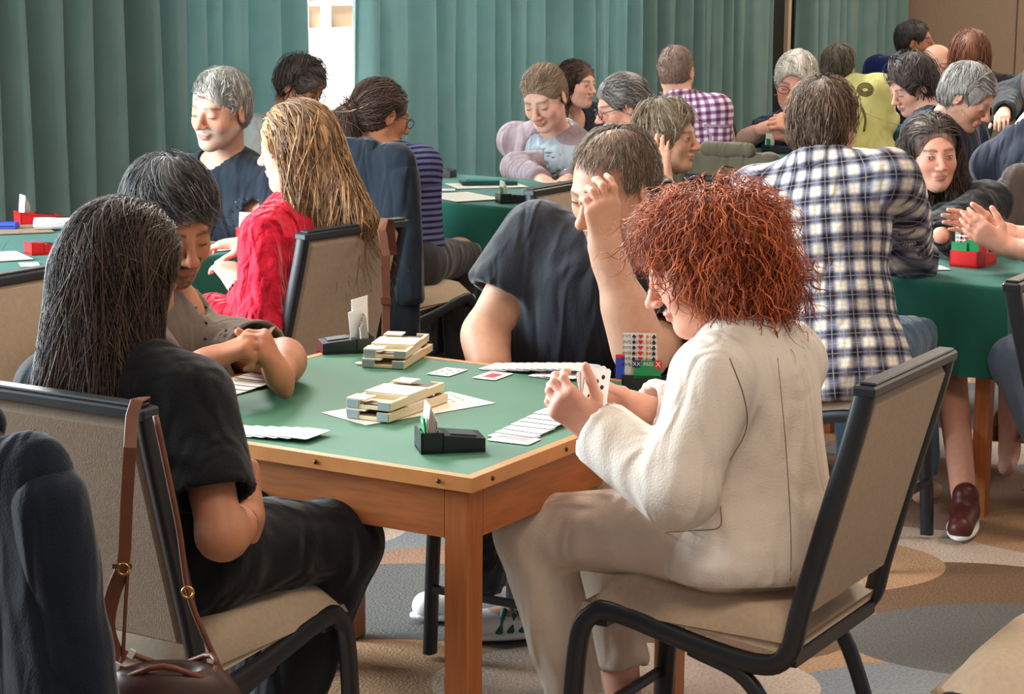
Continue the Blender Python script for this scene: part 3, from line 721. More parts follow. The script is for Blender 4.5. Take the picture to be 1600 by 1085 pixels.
def text_mesh(name, s, size, m, parent, loc, R):
    cu = bpy.data.curves.new(name, 'FONT'); cu.body = s; cu.size = size; cu.extrude = .00015; cu.align_x = 'CENTER'; cu.align_y = 'CENTER'
    o = bpy.data.objects.new(name, cu); COL.objects.link(o); dg = bpy.context.evaluated_depsgraph_get(); me = bpy.data.meshes.new_from_object(o.evaluated_get(dg)); bpy.data.objects.remove(o)
    me.materials.clear(); me.materials.append(m); o = linkobj(name, me, parent); o.location = loc; o.rotation_euler = R; return o
def bidding_box(label, p, a, body=M_plastic, cards=('green', 'white', 'blue'), detail=True, group=None, S=1.):
    """tray with a raised slot end; local x runs along the tray, cards stand at -x and lean"""
    t = thing('bidding_box', label, 'bidding box', p, a, group); t.scale = (S,)*3
    mb = MB(); mb.prism([(-.060, -.036), (.062, -.036), (.062, .036), (-.060, .036)], 0, .006)
    mb.box((-.058, 0, .020), (.004, .072, .040)); mb.box((-.018, 0, .017), (.004, .072, .034)); mb.box((-.038, -.034, .020), (.044, .004, .040)); mb.box((-.038, .034, .017), (.044, .004, .034))
    mb.out('tray', body, t)
    mb = MB(); V = [(-.016, -.036, .004), (.062, -.036, .004), (.062, .036, .004), (-.016, .036, .004), (-.016, -.036, .034), (.062, -.036, .026), (.062, .036, .026), (-.016, .036, .034)]
    mb.add(V, [(3, 2, 1, 0), (4, 5, 6, 7), (0, 1, 5, 4), (1, 2, 6, 5), (2, 3, 7, 6), (3, 0, 4, 7)]); mb.out('lid', body, t)
    mb = MB(); mb.box((.022, -.004, .0315), (.050, .040, .0030), roty(.10)); mb.out('lid_panel', mat('grey_black', rgb(48, 56, 60), .35, .5), t)
    tl = rotx(0)
    if 'green' in cards:
        for i in range(3):
            mb = MB(); mb.box((-.053+i*.0014, -.018, .044), (.0009, .034, .048), roty(-.08)); mb.out('pass_card', M_grn, t)
        if detail: text_mesh('pass_lettering', 'PASS', .011, M_white, t, (-.0555, -.018, .060), (math.pi/2, 0, -math.pi/2))
    if 'white' in cards:
        for i in range(6):
            h = .078-i*.006
            mb = MB(); mb.box((-.045+i*.0032, .0+i*.001, .012+h/2), (.0010, .060, h), roty(.10)); k = mb.out('bid_card', M_white if i % 2 else M_paper, t)
            if detail:
                for j, (s_, mm) in enumerate((('NT', M_ink), ('\u2660', M_ink), ('\u2665', M_redink), ('\u2666', M_redink), ('\u2663', M_ink))):
                    text_mesh('bid_print', str(i+1)+s_, .0062, mm, k, (-.0462+i*.0032+(.08-i*.006)*.095, .023-j*.0115, .082-i*.0085), (math.pi/2, 0, -math.pi/2))
                    break_ = False
    if 'blue' in cards:
        mb = MB(); mb.box((-.024, .022, .036), (.005, .020, .044), roty(.04)); mb.out('blue_card', M_blu, t)
    if 'redcard' in cards:
        mb = MB(); mb.box((-.024, -.020, .036), (.004, .022, .050), roty(.04)); mb.out('red_card', M_red, t)
    return t
# ------------------------------------------------------------------ people
M_skin = mat('skin', rgb(205, 150, 125), .52, .35, attr='col', noise=.05, nscale=60, bump=.12, bscale=160, sss=.12)
M_hair = mat('hair', rgb(60, 45, 35), .48, .4, attr='col', bump=.0)
def _streaks(m):
    nt = m.node_tree; N = nt.nodes; L = nt.links; b = N['Principled BSDF']; a = N.new('ShaderNodeAttribute'); a.attribute_name = 'hv'
    z = N.new('ShaderNodeTexNoise'); z.inputs['Scale'].default_value = 1; z.inputs['Detail'].default_value = 4; z.inputs['Roughness'].default_value = .7; L.new(a.outputs['Vector'], z.inputs['Vector'])
    mr = N.new('ShaderNodeMapRange'); mr.inputs[1].default_value = .3; mr.inputs[2].default_value = .7; mr.inputs[3].default_value = .45; mr.inputs[4].default_value = 1.45; L.new(z.outputs[0], mr.inputs[0])
    c = b.inputs['Base Color'].links[0].from_socket; x = N.new('ShaderNodeMix'); x.data_type = 'RGBA'; x.blend_type = 'MULTIPLY'; x.inputs[0].default_value = 1; L.new(c, x.inputs[6]); L.new(mr.outputs[0], x.inputs[7]); L.new(x.outputs[2], b.inputs['Base Color'])
    bp = N.new('ShaderNodeBump'); bp.inputs['Strength'].default_value = .8; bp.inputs['Distance'].default_value = .004; L.new(z.outputs[0], bp.inputs['Height']); L.new(bp.outputs[0], b.inputs['Normal'])
_streaks(M_hair)
M_eye = mat('eye_white', rgb(190, 176, 170), .25, .4); M_iris = mat('iris', rgb(70, 50, 38), .15, .6); M_lash = mat('lash', rgb(40, 28, 24), .6)
M_glassframe = mat('dark_glasses_frame', rgb(40, 32, 34), .35, .5)
def add_folds(m, fold=.6, fscale=5.0):
    nt = m.node_tree; N = nt.nodes; L = nt.links; b = N['Principled BSDF']
    tc = N.new('ShaderNodeTexCoord'); mp = N.new('ShaderNodeMapping'); mp.inputs['Scale'].default_value = (1, 1, .75); mp.inputs['Rotation'].default_value = (.4, .5, .3); L.new(tc.outputs['Object'], mp.inputs['Vector'])
    nz = N.new('ShaderNodeTexNoise'); nz.inputs['Scale'].default_value = fscale; nz.inputs['Detail'].default_value = 1.5; nz.inputs['Distortion'].default_value = 1.3; L.new(mp.outputs[0], nz.inputs['Vector'])
    a = N.new('ShaderNodeMath'); a.operation = 'SUBTRACT'; L.new(nz.outputs[0], a.inputs[0]); a.inputs[1].default_value = .5
    a2 = N.new('ShaderNodeMath'); a2.operation = 'ABSOLUTE'; L.new(a.outputs[0], a2.inputs[0])
    a3 = N.new('ShaderNodeMath'); a3.operation = 'POWER'; L.new(a2.outputs[0], a3.inputs[0]); a3.inputs[1].default_value = 1.3
    bp = N.new('ShaderNodeBump'); bp.inputs['Strength'].default_value = fold; bp.inputs['Distance'].default_value = .05
    n3 = N.new('ShaderNodeTexNoise'); n3.inputs['Scale'].default_value = fscale*2.2; n3.inputs['Detail'].default_value = 1; n3.inputs['Distortion'].default_value = .8; m3 = N.new('ShaderNodeMapping'); m3.inputs['Scale'].default_value = (1.6, 1.2, .35); m3.inputs['Rotation'].default_value = (.5, .7, .2); L.new(tc.outputs['Object'], m3.inputs['Vector']); L.new(m3.outputs[0], n3.inputs['Vector'])
    am = N.new('ShaderNodeMath'); am.operation = 'MULTIPLY_ADD'; L.new(n3.outputs[0], am.inputs[0]); am.inputs[1].default_value = .9; L.new(a3.outputs[0], am.inputs[2]); L.new(am.outputs[0], bp.inputs['Height'])
    old = b.inputs['Normal'].links
    if old: L.new(old[0].from_socket, bp.inputs['Normal'])
    L.new(bp.outputs[0], b.inputs['Normal'])
def fabric(name, c, noise=.08, sheen=.2, rough=.85, bump=.35, bscale=260, fold=.55, fscale=5.0, **k):
    new = name not in MATS
    m = mat(name, rgb(*c), rough, .2, noise=noise, nscale=14, bump=bump, bscale=bscale, sheen=sheen, **k)
    if new and fold: add_folds(m, fold, fscale)
    return m

def axes_mat(name, cols, fx, fz, kind='plaid', rough=.85):
    """woven pattern laid over the garment: uses the stored cloth coordinates"""
    m = bpy.data.materials.new(name); m.use_nodes = True; nt = m.node_tree; N = nt.nodes; L = nt.links; b = N['Principled BSDF']
    b.inputs['Roughness'].default_value = rough; b.inputs['Specular IOR Level'].default_value = .2
    a = N.new('ShaderNodeAttribute'); a.attribute_name = 'uvc'; sp = N.new('ShaderNodeSeparateXYZ'); L.new(a.outputs['Vector'], sp.inputs[0])
    def M(op, *ins):
        n = N.new('ShaderNodeMath'); n.operation = op
        for i, x in enumerate(ins):
            if isinstance(x, (int, float)): n.inputs[i].default_value = x
            else: L.new(x, n.inputs[i])
        return n.outputs[0]
    def tri(src, f, w, soft=.08):      # 0..1 band mask
        t = M('ABSOLUTE', M('SUBTRACT', M('FRACT', M('MULTIPLY', src, f)), .5))
        mr = N.new('ShaderNodeMapRange'); L.new(t, mr.inputs[0]); mr.inputs[1].default_value = w-soft; mr.inputs[2].default_value = w+soft; return mr.outputs[0]
    def mix(f, c1, c2, bl='MIX'):
        x = N.new('ShaderNodeMix'); x.data_type = 'RGBA'; x.blend_type = bl; L.new(f, x.inputs[0])
        for i, c in ((6, c1), (7, c2)):
            if isinstance(c, tuple): x.inputs[i].default_value = c
            else: L.new(c, x.inputs[i])
        return x.outputs[2]
    if kind == 'stripe':
        col = mix(tri(sp.outputs[2], fz, .27), rgb(*cols[0]), rgb(*cols[1]))
    else:
        h = tri(sp.outputs[2], fz, .25, .10); v = tri(sp.outputs[0], fx, .25, .10)
        both = M('MULTIPLY', h, v); one = M('MAXIMUM', h, v)
        col = mix(one, rgb(*cols[0]), rgb(*cols[1])); col = mix(both, col, rgb(*cols[2]))
        if len(cols) > 3:
            t = tri(sp.outputs[2], fz*2, .46, .03); t2 = tri(sp.outputs[0], fx*2, .46, .03); col = mix(M('MULTIPLY', M('MAXIMUM', t, t2), .5), col, rgb(*cols[3]))
    L.new(col, b.inputs['Base Color']); add_folds(m, .5)
    return m

SKIN = dict(fair=(226, 176, 154), mid=(203, 154, 129), tan=(176, 118, 88), pink=(218, 160, 138))
def mix3(a, b, t): return a*(1-t[:, None])+b*t[:, None]
def lin(c): return np.array(rgb(*c)[:3])
def sstep(x, a, b): t = np.clip((x-a)/(b-a), 0, 1); return t*t*(3-2*t)

def hair_build(name, parent, P, col, n, flow, length, keepf, h=.006, col2=None, avoid=None, disp=.003, dispf=120, stretch=None, seg=8, r=.0012, seed=1, curl=0., curlf=60., lift=.003, volume=True, dark=.75, hvf=None, skinf=None):
    c1 = lin(col); c2 = lin(col2) if col2 else c1*1.35
    Vs = []; Qs = []; Cs = []; k = 0
    if volume:
        V, Q = grow(P, h); N_ = vnorm(V, Q)
        A = V-V.mean(0); fl_ = flow(V); fl_ = fl_-N_*(fl_*N_).sum(1)[:, None]; fl_ = nrm_rows(fl_)
        side = np.cross(N_, fl_); s = wob(np.stack([(A*side).sum(1), (A@np.array([0, 0, .12])), (A@np.array([.1, .1, 0]))], 1), dispf, seed)
        s2 = wob(A*np.array([1, 1, .35]), dispf*.3, seed+4)
        V = V+N_*((s*.6+s2)*disp)[:, None]
        t = np.clip(.5+.45*s2+.15*s, 0, 1); cv = mix3(c1*dark, c2*dark, t)
        if skinf is not None: sk, w_ = skinf(V); cv = cv*(1-w_[:, None])+sk*w_[:, None]
        Vs.append(V); Qs.append(Q); Cs.append(cv); k = len(V)
    if n:
        V, Q, rv = strands(P, n, flow, length, seg, r, seed, keepf, curl, curlf, lift, avoid=avoid)
        if len(V): Vs.append(V); Qs.append(Q+k); Cs.append(mix3(c1*.85, c2*1.1, rv**1.5))
    VV = np.concatenate(Vs); o = mesh_np(name, VV, np.concatenate(Qs), M_hair, parent, True, np.concatenate(Cs), world=True)
    if hvf is not None:
        at = o.data.attributes.new('hv', 'FLOAT_VECTOR', 'POINT'); at.data.foreach_set('vector', hvf(VV).astype(np.float32).ravel())
    return o

def hair_style(style, c, R, S, p):
    """shapes, flow and strand settings of a hairdo; head axes: x right, y forward, z up"""
    T = lambda x, y, z: c+R@(np.array([x, y, z])*S)
    s = lambda *r: np.array(r)*S
    t = p.get('thick', .012); hl = p.get('hairline', .070); G_ = p.get('grav', .8)
    loc = lambda X: (X-c)@R/S
    down = np.array([0, 0, -1.])
    face = [ell(T(0, .118, hl-.105), s(.080, .088, .104), R, .012, 'sub')]
    ears = [ell(T(q*.092, .012, -.022), s(.030, .034, .040), R, .012, 'sub') for q in (-1, 1)]
    cap = [ell(T(0, -.017, .036), s(.078+t, .096+t, .084+t+p.get('top', 0)), R, .02)]
    back = [ell(T(0, -.040, -.012), s(.068+t, .062+t, .072), R, .03)]
    crown = T(0, -.055, .12)
    def radial(X):
        q = loc(X); d = nrm_rows(X-crown)+np.array([0, 0, -G_]); return nrm_rows(d)
    keep = lambda C: (lambda q: ((q[:, 0]/.079)**2+((q[:, 1]+.015)/.097)**2+((q[:, 2]-.033)/.086)**2 > 1.02) & ~((q[:, 1] > .07) & (q[:, 2] < hl-.01)))(loc(C))
    if style == 'short':
        P = cap+back+face+([] if p.get('overear') else ears)+[half(T(0, -.03, p.get('nape', -.075)), -R[:, 2]+R[:, 1]*.35)]
        if p.get('fringe'):
            P += [ell(T(.01, .072, .068-.01), s(.062, .030, .030), R, .015)]
        def fl(X):
            q = loc(X); f = nrm_rows(X-crown)+np.array([0, 0, -G_]); w = sstep(q[:, 1], -.02, .05)*sstep(q[:, 2], .0, .035)
            f2 = R@np.array(p.get('comb', (.55, -.75, .15))); return nrm_rows(f*(1-w[:, None])+f2*w[:, None])
        return P, fl, keep
    if style == 'bald':
        P = cap+back+face+ears+[half(T(0, -.03, p.get('nape', -.07)), -R[:, 2]+R[:, 1]*.35), ]
        g_ = np.random.default_rng(5)
        def keepb(C):
            q = loc(C); e = ((q[:, 0]/.062)**2+((q[:, 1]-.03)/.10)**2); return keep(C) & ~((e < 1) & (q[:, 2] > .06) & (g_.random(len(q)) > p.get('thin', .35)))
        return P, radial, keepb
    if style == 'long':
        # cap plus falling lengths; drop: list of (x, y, z, length, r0, r1, sideways)
        P = cap+back+face[:1]
        if p.get('ear_out'): P += ears
        for (x, y, z, L, r0, r1, dx, dy) in p['drop']:
            a = T(x, y, z); b = a+down*L*S+R[:, 0]*dx*S+nrm([R[0, 1], R[1, 1], 0])*dy*S
            P.append(cone(a, b, r0*S, r1*S, .03))
        part = p.get('part', .0)
        def fl(X):
            q = loc(X); w = sstep(q[:, 2], .02, .10)[:, None]
            o = np.stack([(q[:, 0]-part)*16, np.full(len(q), -.75), np.full(len(q), -.35)], 1)@R.T
            return nrm_rows(nrm_rows(o)*w+down*(1-w)+R[:, 0]*0)
        return P, fl, keep
    if style == 'ponytail':
        tie = T(*p.get('tie', (0, -.115, .01)))
        P = cap+back+face+ears+[half(T(0, -.03, -.075), -R[:, 2]+R[:, 1]*.3)]
        a = tie; pts = [a, a-R[:, 1]*.03*S-np.array([0, 0, .03*S])]
        L = p.get('len', .25)
        pts.append(pts[-1]+np.array([0, 0, -L*.5*S])-R[:, 1]*.01*S); pts.append(pts[-1]+np.array([0, 0, -L*.5*S])+R[:, 1]*.01*S)
        rs = p.get('rs', (.022, .032, .040, .018))
        for i in range(3): P.append(cone(pts[i], pts[i+1], rs[i]*S, rs[i+1]*S, .02))
        def fl(X):
            d = nrm_rows(tie-X); w = sstep(-(X-tie)@R[:, 1], -.01, .02)[:, None]*sstep(tie[2]+.03-X[:, 2], 0, .03)[:, None]
            return nrm_rows(d*(1-w)+down*w)
        return P, fl, keep
    if style == 'bun':
        tie = T(*p.get('tie', (0, -.115, .03)))
        P = cap+back+face+ears+[half(T(0, -.03, -.07), -R[:, 2]+R[:, 1]*.3), ell(tie, s(.032, .028, .032), R, .008)]
        return P, (lambda X: nrm_rows(tie-X)), keep
    if style == 'curly':
        P = cap+back+face[:1]
        for (x, y, z, r) in p['blobs']: P.append(ell(T(x, y, z), s(r, r, r), R, .03))
        def fl(X): return nrm_rows(nrm_rows(X-crown)*.9+down*.9)
        return P, fl, keep

def person(label, hd, pelvis, neck, head, face, hp=.2, hr=0., S=1., fat=1., shw=.180, skin='fair', arms=(None, None), hair=None, top=None, legs=None, trousers=None, shoes=None,
           eyes='down', beard=None, glasses=False, res=.012, rhead=.0045, rhand=.004, cres=.010, collar=None, group=None, headopts={}, gaze=0., brow=(60, 45, 36), lipc=(176, 96, 88), seed=3, kneeh=None, name='person', flat_shoulder=.055):
    hd = nrm([hd[0], hd[1], 0]); face = nrm([face[0], face[1], 0]); pelvis = np.array(pelvis, float); neck = np.array(neck, float); head = np.array(head, float)
    root = thing('person', label, 'person', (pelvis[0], pelvis[1], 0), ang(hd), group)
    z = np.array([0, 0, 1.]); rt = np.cross(hd, z); up = nrm(neck-pelvis); rt = nrm(rt-up*(rt@up)); fw = np.cross(up, rt); RT = np.stack([rt, fw, up], 1)
    Lt = np.linalg.norm(neck-pelvis); k_ = Lt/(.46*S)
    RH = bas(face, hp, hr)
    TP = lambda x, y, u: pelvis+rt*x*S+fw*y*S+up*u*Lt
    sh = {q: neck+(rt*shw*q-up*flat_shoulder)*S+fw*.0 for q in (-1, 1)}
    # bare body
    def torso(e, g=fat):
        return [ell(TP(0, 0, .02), (np.array([.165*g, .130*g, .115])*S+e), RT, .05), ell(TP(0, .005, .30), (np.array([.145*g, .110*g, .15])*S+e), RT, .06), ell(TP(0, .005, .66), (np.array([.160*g, .112*g, .17])*S+e), RT, .05),
                cone(sh[-1]-rt*-.02*S, sh[1]-rt*.02*S, .052*S+e, .052*S+e, .05), cone(neck+up*.015*S, sh[1]*.6+neck*.4, .040*S+e, .040*S+e, .04), cone(neck+up*.015*S, sh[-1]*.6+neck*.4, .040*S+e, .040*S+e, .04)]
    B = torso(0)
    nk = .054*S*(1+(fat-1)*.5)
    B += [cone(neck-up*.03*S, head+RH@np.array([0, -.030, -.055])*S, nk*1.08, nk*.95, .03)]
    HPm = head_prims(head, RH, S, **headopts)
    B += HPm
    J = {}; hboxes = []
    for qi, (q, A) in enumerate(((-1, arms[0]), (1, arms[1]))):
        A = dict(A or {}); w = A.get('wrist'); 
        if w is None: w = TP(q*.16, .36, .12)
        w = np.array(w, float); hint = A.get('hint', rt*q*.6-z-hd*.3)
        el = np.array(A['elbow'], float) if 'elbow' in A else ik(sh[q], w, .285*S, .255*S, hint)
        d = A.get('dir', nrm(w-el)); n = A.get('palm', -z)
        g = 1+(fat-1)*.7; ag = A.get('g', 1.)*g
        B += [cone(sh[q], el, .049*S*g, .038*S*ag, .03), cone(el, w, .040*S*ag, .026*S*ag, .02), cone(el+(w-el)*.12, el+(w-el)*.45, .043*S*ag, .038*S*ag, .02)]
        if A.get('hand', True):
            B += hand_prims(w, d, n, q > 0, S*A.get('hs', 1.), A.get('curl', .5), A.get('thumb', .5), A.get('spread', .06), A.get('curls'))
            hc = w+nrm(d)*.085*S; hboxes.append((hc-.125*S, hc+.125*S, rhand))
        J[q] = (el, w, d)
    L = legs or {}
    for q in (-1, 1):
        hip = TP(q*.088, .02, 0)
        kn = np.array(L['knee'][qi_(q)]) if 'knee' in L else hip+hd*.42*S+rt*q*.04*S+z*.01
        an = np.array(L['ankle'][qi_(q)]) if 'ankle' in L else kn+hd*.02*S-z*(kn[2]-.09)
        kn = kn.copy()
        B += [cone(hip, kn, .082*S*fat, .057*S, .04), cone(kn, an, .054*S, .036*S, .03), cone(an-z*.03, an-z*.045+nrm((shoes or {}).get('dir', hd))*.12*S, .034*S, .028*S, .02)]
        J[('leg', q)] = (hip, kn, an)
    hb = (head-.145*S, head+.145*S, rhead)
    V, Q = grow(B, res, [hb]+hboxes)
    # skin colour: lips, cheeks, beard, scalp, brows
    ql = (V-head)@RH/S; x, y, zz = ql.T
    base = lin(SKIN[skin] if isinstance(skin, str) else skin); C = np.tile(base, (len(V), 1))
    inh = (np.abs(ql) < .16).all(1)
    flush = np.exp(-(((np.abs(x)-.04)/.025)**2+((zz+.03)/.025)**2+((y-.07)/.04)**2))*inh; C = mix3(C, base*np.array([1.05, .80, .76]), flush*.6)
    nosef = np.exp(-((x/.015)**2+((zz+.028)/.015)**2))*(y > .09)*inh; C = mix3(C, base*np.array([1.04, .80, .76]), nosef*.7)
    if beard:
        bc = lin(beard['col']); ring = sstep(-zz, .030, .048)*sstep(y, -.03, .01)*(ql[:, 2] > -.125)
        cheek = 1-sstep(np.abs(x), .03, .07)*sstep(zz, -.06, -.03)
        if beard.get('goatee'): ring = ring*(np.abs(x) < .034)
        nz_ = .75+.35*wob(V, 500, 3); C = mix3(C, bc, np.clip(ring*beard.get('amt', .7)*nz_, 0, 1)*inh)
        mo = ((np.abs(x) < .038) & (zz > -.056) & (zz < -.037) & (y > .065))*inh; C = mix3(C, bc, mo*beard.get('amt', .7)*1.0)
    lips = (1-sstep(np.sqrt((x/.023)**2+((zz+.0625)/.0100)**2), .8, 1.1))*(y > .075)*inh; C = mix3(C, lin(lipc), lips*.55)
    br = np.exp(-(((zz-.027+np.abs(np.abs(x)-.03)*.18)/.0042)**2))*(np.abs(x) > .011)*(np.abs(x) < .052)*(y > .05)*inh; C = mix3(C, lin(brow), br*.85)
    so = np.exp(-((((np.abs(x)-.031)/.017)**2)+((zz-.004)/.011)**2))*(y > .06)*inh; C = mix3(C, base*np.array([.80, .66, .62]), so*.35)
    if hair and hair.get('scalp'):
        sc_ = sstep(-y+.06+zz*.2, -.02, .03)*sstep(zz, .0, .03)*inh; C = mix3(C, lin(hair['scalp']), sc_*hair.get('scalpamt', .4))
    for q in (-1, 1):
        el, w, d = J[q]; dd = np.linalg.norm(V-(w+nrm(d)*.12*S), axis=1); C = mix3(C, base*np.array([1.02, .84, .80]), np.exp(-(dd/.05)**2)*.5)
    body = mesh_np('body', V, Q, M_skin, root, True, C, world=True)
    # eyes
    er = {'open': .0056, 'half': .0038, 'down': .0013}[eyes]
    for q in (-1, 1):
        mb = MB(); ec = head+RH@(np.array([q*.031, .0775, .0015 if eyes != 'down' else -.0035])*S)
        Re = RH@rotz(-q*.22)
        if eyes == 'down': mb.sphere(ec, np.array([.0138, .0142, .0014])*S, 8, Re); mb.out('lash_line', M_lash, root, True, world=True)
        else:
            mb.sphere(ec, np.array([.0130, .0142, er])*S, 10, Re); e = mb.out('eye', M_eye, root, True, world=True)
            mb = MB(); mb.sphere(ec+RH@(np.array([gaze*.005, .0006, -.0002])*S), np.array([.0064, .0142, min(.0064, er*1.02)])*S, 8, Re@rotz(-gaze*.25)); io = mb.out('iris', M_iris, None, True)
            I = inv(root); vs = np.array([v.co[:] for v in io.data.vertices])@I[:3, :3].T+I[:3, 3]
            io.data.vertices.foreach_set('co', vs.astype(np.float32).ravel()); io.parent = e
            mb = MB(); mb.tube([ec+Re@(np.array([math.sin(a)*.0135, math.cos(a)*.0146, er*.9*math.cos(a*1.1)+.0004])*S) for a in np.linspace(-1.05, 1.05, 9)], .0010*S, 5); mb.out('lash_line', M_lash, root, True, world=True)
    if glasses:
        gm_ = M_glassframe if glasses is True else glasses; mb = MB()
        for q in (-1, 1):
            gc = np.array([q*.033, .104, -.001]); mb.tube([head+RH@((gc+np.array([math.cos(a)*.0255, -abs(math.cos(a))*.003 if math.cos(a)*q > 0 else 0, math.sin(a)*.0175]))*S) for a in np.linspace(0, 2*math.pi, 19)], .0016*S, 5)
            mb.tube([head+RH@(np.array(v)*S) for v in ((q*.058, .100, .006), (q*.078, .07, .006), (q*.083, .0, .004), (q*.080, -.02, -.010))], .0016*S, 5)
        mb.tube([head+RH@(np.array(v)*S) for v in ((-.009, .107, .004), (0, .109, .007), (.009, .107, .004))], .0015*S, 5)
        mb.out('glasses', gm_, root, True, world=True)
    # hair
    if hair:
        P, fl, keep = hair_style(hair['style'], head, RH, S, hair)
        for it in hair.get('extra', []): P.append(it)
        hz = hair.get('hairline', .070)
        def av(X):
            q = (X-head)@RH/S; return (q[..., 1] > .052-.25*np.maximum(0, np.abs(q[..., 0])-.03)) & (np.abs(q[..., 0]) < .070) & (q[..., 2] < hz-hair.get('over', .012)) & (q[..., 2] > -.14) & (q[..., 1] < .2)
        def skf(X):
            q = ((X-head)@RH/S-np.array([0, .118, hz-.105]))/np.array([.080, .088, .104]); e = np.sqrt((q*q).sum(1)); w_ = (1-sstep(e, 1.0, 1.14))*.75*(hair['style'] != 'curly')
            return base*.8, w_
        def hvf(X):
            q = (X-head)@RH/S
            ph = np.arctan2(q[:, 0], q[:, 2]+.02) if hair['style'] in ('bun', 'ponytail') else np.arctan2(q[:, 0], -(q[:, 1]+.03) if hair['style'] == 'long' else q[:, 1]+.05)
            return np.stack([ph*22, q[:, 2]*14, q[:, 1]*10], 1)
        hair_build('hair', root, P, hair['col'], hair.get('n', 250), fl, hair.get('len_', (.03, .06)), keep, hair.get('h', .006), hair.get('col2'), av, hair.get('disp', .003), hair.get('dispf', 120), seg=hair.get('seg', 6), r=hair.get('r', .0014), seed=seed, curl=hair.get('curl', 0), curlf=hair.get('curlf', 60), lift=hair.get('lift', .003), dark=hair.get('dark', .75), volume=hair.get('volume', True), hvf=hvf, skinf=skf)
    # clothes
    info = dict(root=root, pelvis=pelvis, neck=neck, head=head, RH=RH, RT=RT, sh=sh, J=J, TP=TP, up=up, rt=rt, fw=fw, S=S)
    if trousers:
        e = trousers.get('e', .012)*S; P = [ell(TP(0, 0, .01), np.array([.168*fat, .134*fat, .125])*S+e, RT, .05)]
        cuts = []
        for q in (-1, 1):
            hip, kn, an = J[('leg', q)]
            w_ = trousers.get('wide', 0.)*S
            P += [cone(hip, kn, .084*S*fat+e, .060*S+e+w_*.3, .03)]
            f_ = trousers.get('to', .93)
            P += [cone(kn, kn+(an-kn)*f_, .060*S+e+w_*.3, .044*S+e+w_, .03, cut='b')]
            cuts.append(cone(kn+(an-kn)*(f_-.06), kn+(an-kn)*(f_+.1), .040*S+w_, .044*S+w_, .004, 'sub'))
        P += cuts+[half(TP(0, 0, .24), up)]
        V, Q = grow(P, trousers.get('res', cres)); V = wrinkle(V, Q, trousers.get('amp', .004), seed+5, trousers.get('f', 26)); o = mesh_np(trousers.get('name', 'trousers'), V, Q, trousers['mat'], root, True, world=True)
    if top:
        e = top.get('e', .012)*S; P = torso(e)
        if top.get('hem') is not None: pass
        skirt = top.get('skirt', 0.)
        if skirt: P.append(cone(TP(0, 0, .25), TP(0, .0, -skirt), .13*S*fat+e, .19*S*fat+e, .05, sq=(fw, 1.25)))
        P.append(half(TP(0, 0, top.get('hem', -.12)-skirt), -up))
        sl = top.get('sleeve', 'short'); P2 = []
        for q in (-1, 1):
            el, w, d = J[q]; g = 1+(fat-1)*.7; se = e+top.get('se', .004)*S
            fr = top.get('fr', .68)
            if sl == 'short':
                b = sh[q]+(el-sh[q])*fr; P2.append(cone(sh[q], b, .052*S*g+se, .046*S*g+se+top.get('flare', .008)*S, .03, cut='b')); P2.append(cone(sh[q]+(el-sh[q])*(fr-.12), sh[q]+(el-sh[q])*(fr+.05), .044*S*g+se, .045*S*g+se, .003, 'sub'))
            elif sl == 'long':
                fw_ = top.get('cuff', .90)
                P2 += [cone(sh[q], el, .052*S*g+se, .043*S*g+se, .03), cone(el, el+(w-el)*fw_, .044*S*g+se, .030*S+se+top.get('cw', 0)*S, .02, cut='b')]
                P2.append(cone(el+(w-el)*(fw_-.08), el+(w-el)*(fw_+.1), .028*S+se*.5+top.get('cw', 0)*S, .028*S+se*.5+top.get('cw', 0)*S, .003, 'sub'))
        P = P+P2
        no = top.get('neck', .062)*S
        P.append(cone(neck-up*.02*S+fw*.012*S, neck+up*.14*S+fw*.01*S, no, no*1.15, .008, 'sub'))
        if top.get('v'): P.append(cone(neck+fw*.07*S+up*.0*S, neck+fw*.125*S-up*top['v']*S, .042*S, .006*S, .006, 'sub'))
        V, Q = grow(P, top.get('res', cres)); V = wrinkle(V, Q, top.get('amp', .004), seed, top.get('f', 24), axis=top.get('axis'))
        if top.get('amp2'): V = wrinkle(V, Q, top['amp2'], seed+2, 70)
        o = mesh_np(top.get('name', 'shirt'), V, Q, top['mat'], root, True, world=True)
        if top.get('uv'):
            # cloth coordinates: across and up the body, along the arms on the sleeves
            U = np.stack([(V-pelvis)@rt, (V-pelvis)@fw, (V-pelvis)@up], 1)
            U[:, 0] = np.arctan2(U[:, 0], np.abs(U[:, 1])+.10)*.22*np.where(np.abs(U[:, 0]) < 9, 1, 1)
            for q in (-1, 1):
                el, w, d = J[q]
                for a, b, off in ((sh[q], el, .0), (el, w, .285)):
                    ab = b-a; L_ = np.linalg.norm(ab); tt = (V-a)@ab/L_**2; dd = np.linalg.norm(V-a-np.clip(tt, 0, 1)[:, None]*ab, axis=1)
                    m = (dd < .085*S) & (tt > (.25 if off == 0 else .0)) & (tt < 1.2) & (((V-neck)@rt)*q > shw*S*.75)
                    ax = nrm(ab); s1 = nrm(np.cross(ax, z+.01)); s2 = np.cross(ax, s1); an_ = np.arctan2((V-a)@s1, (V-a)@s2)*.06
                    U[m, 2] = -(tt[m]*L_+off); U[m, 0] = an_[m]
            at = o.data.attributes.new('uvc', 'FLOAT_VECTOR', 'POINT'); at.data.foreach_set('vector', U.astype(np.float32).ravel())
        for (nm_, Pr, m_, rs_) in top.get('parts', lambda i: [])(info):
            V2, Q2 = grow(Pr, rs_); mesh_np(nm_, V2, Q2, m_, o, True, world=False) if False else mesh_np(nm_, V2, Q2, m_, root, True, world=True)
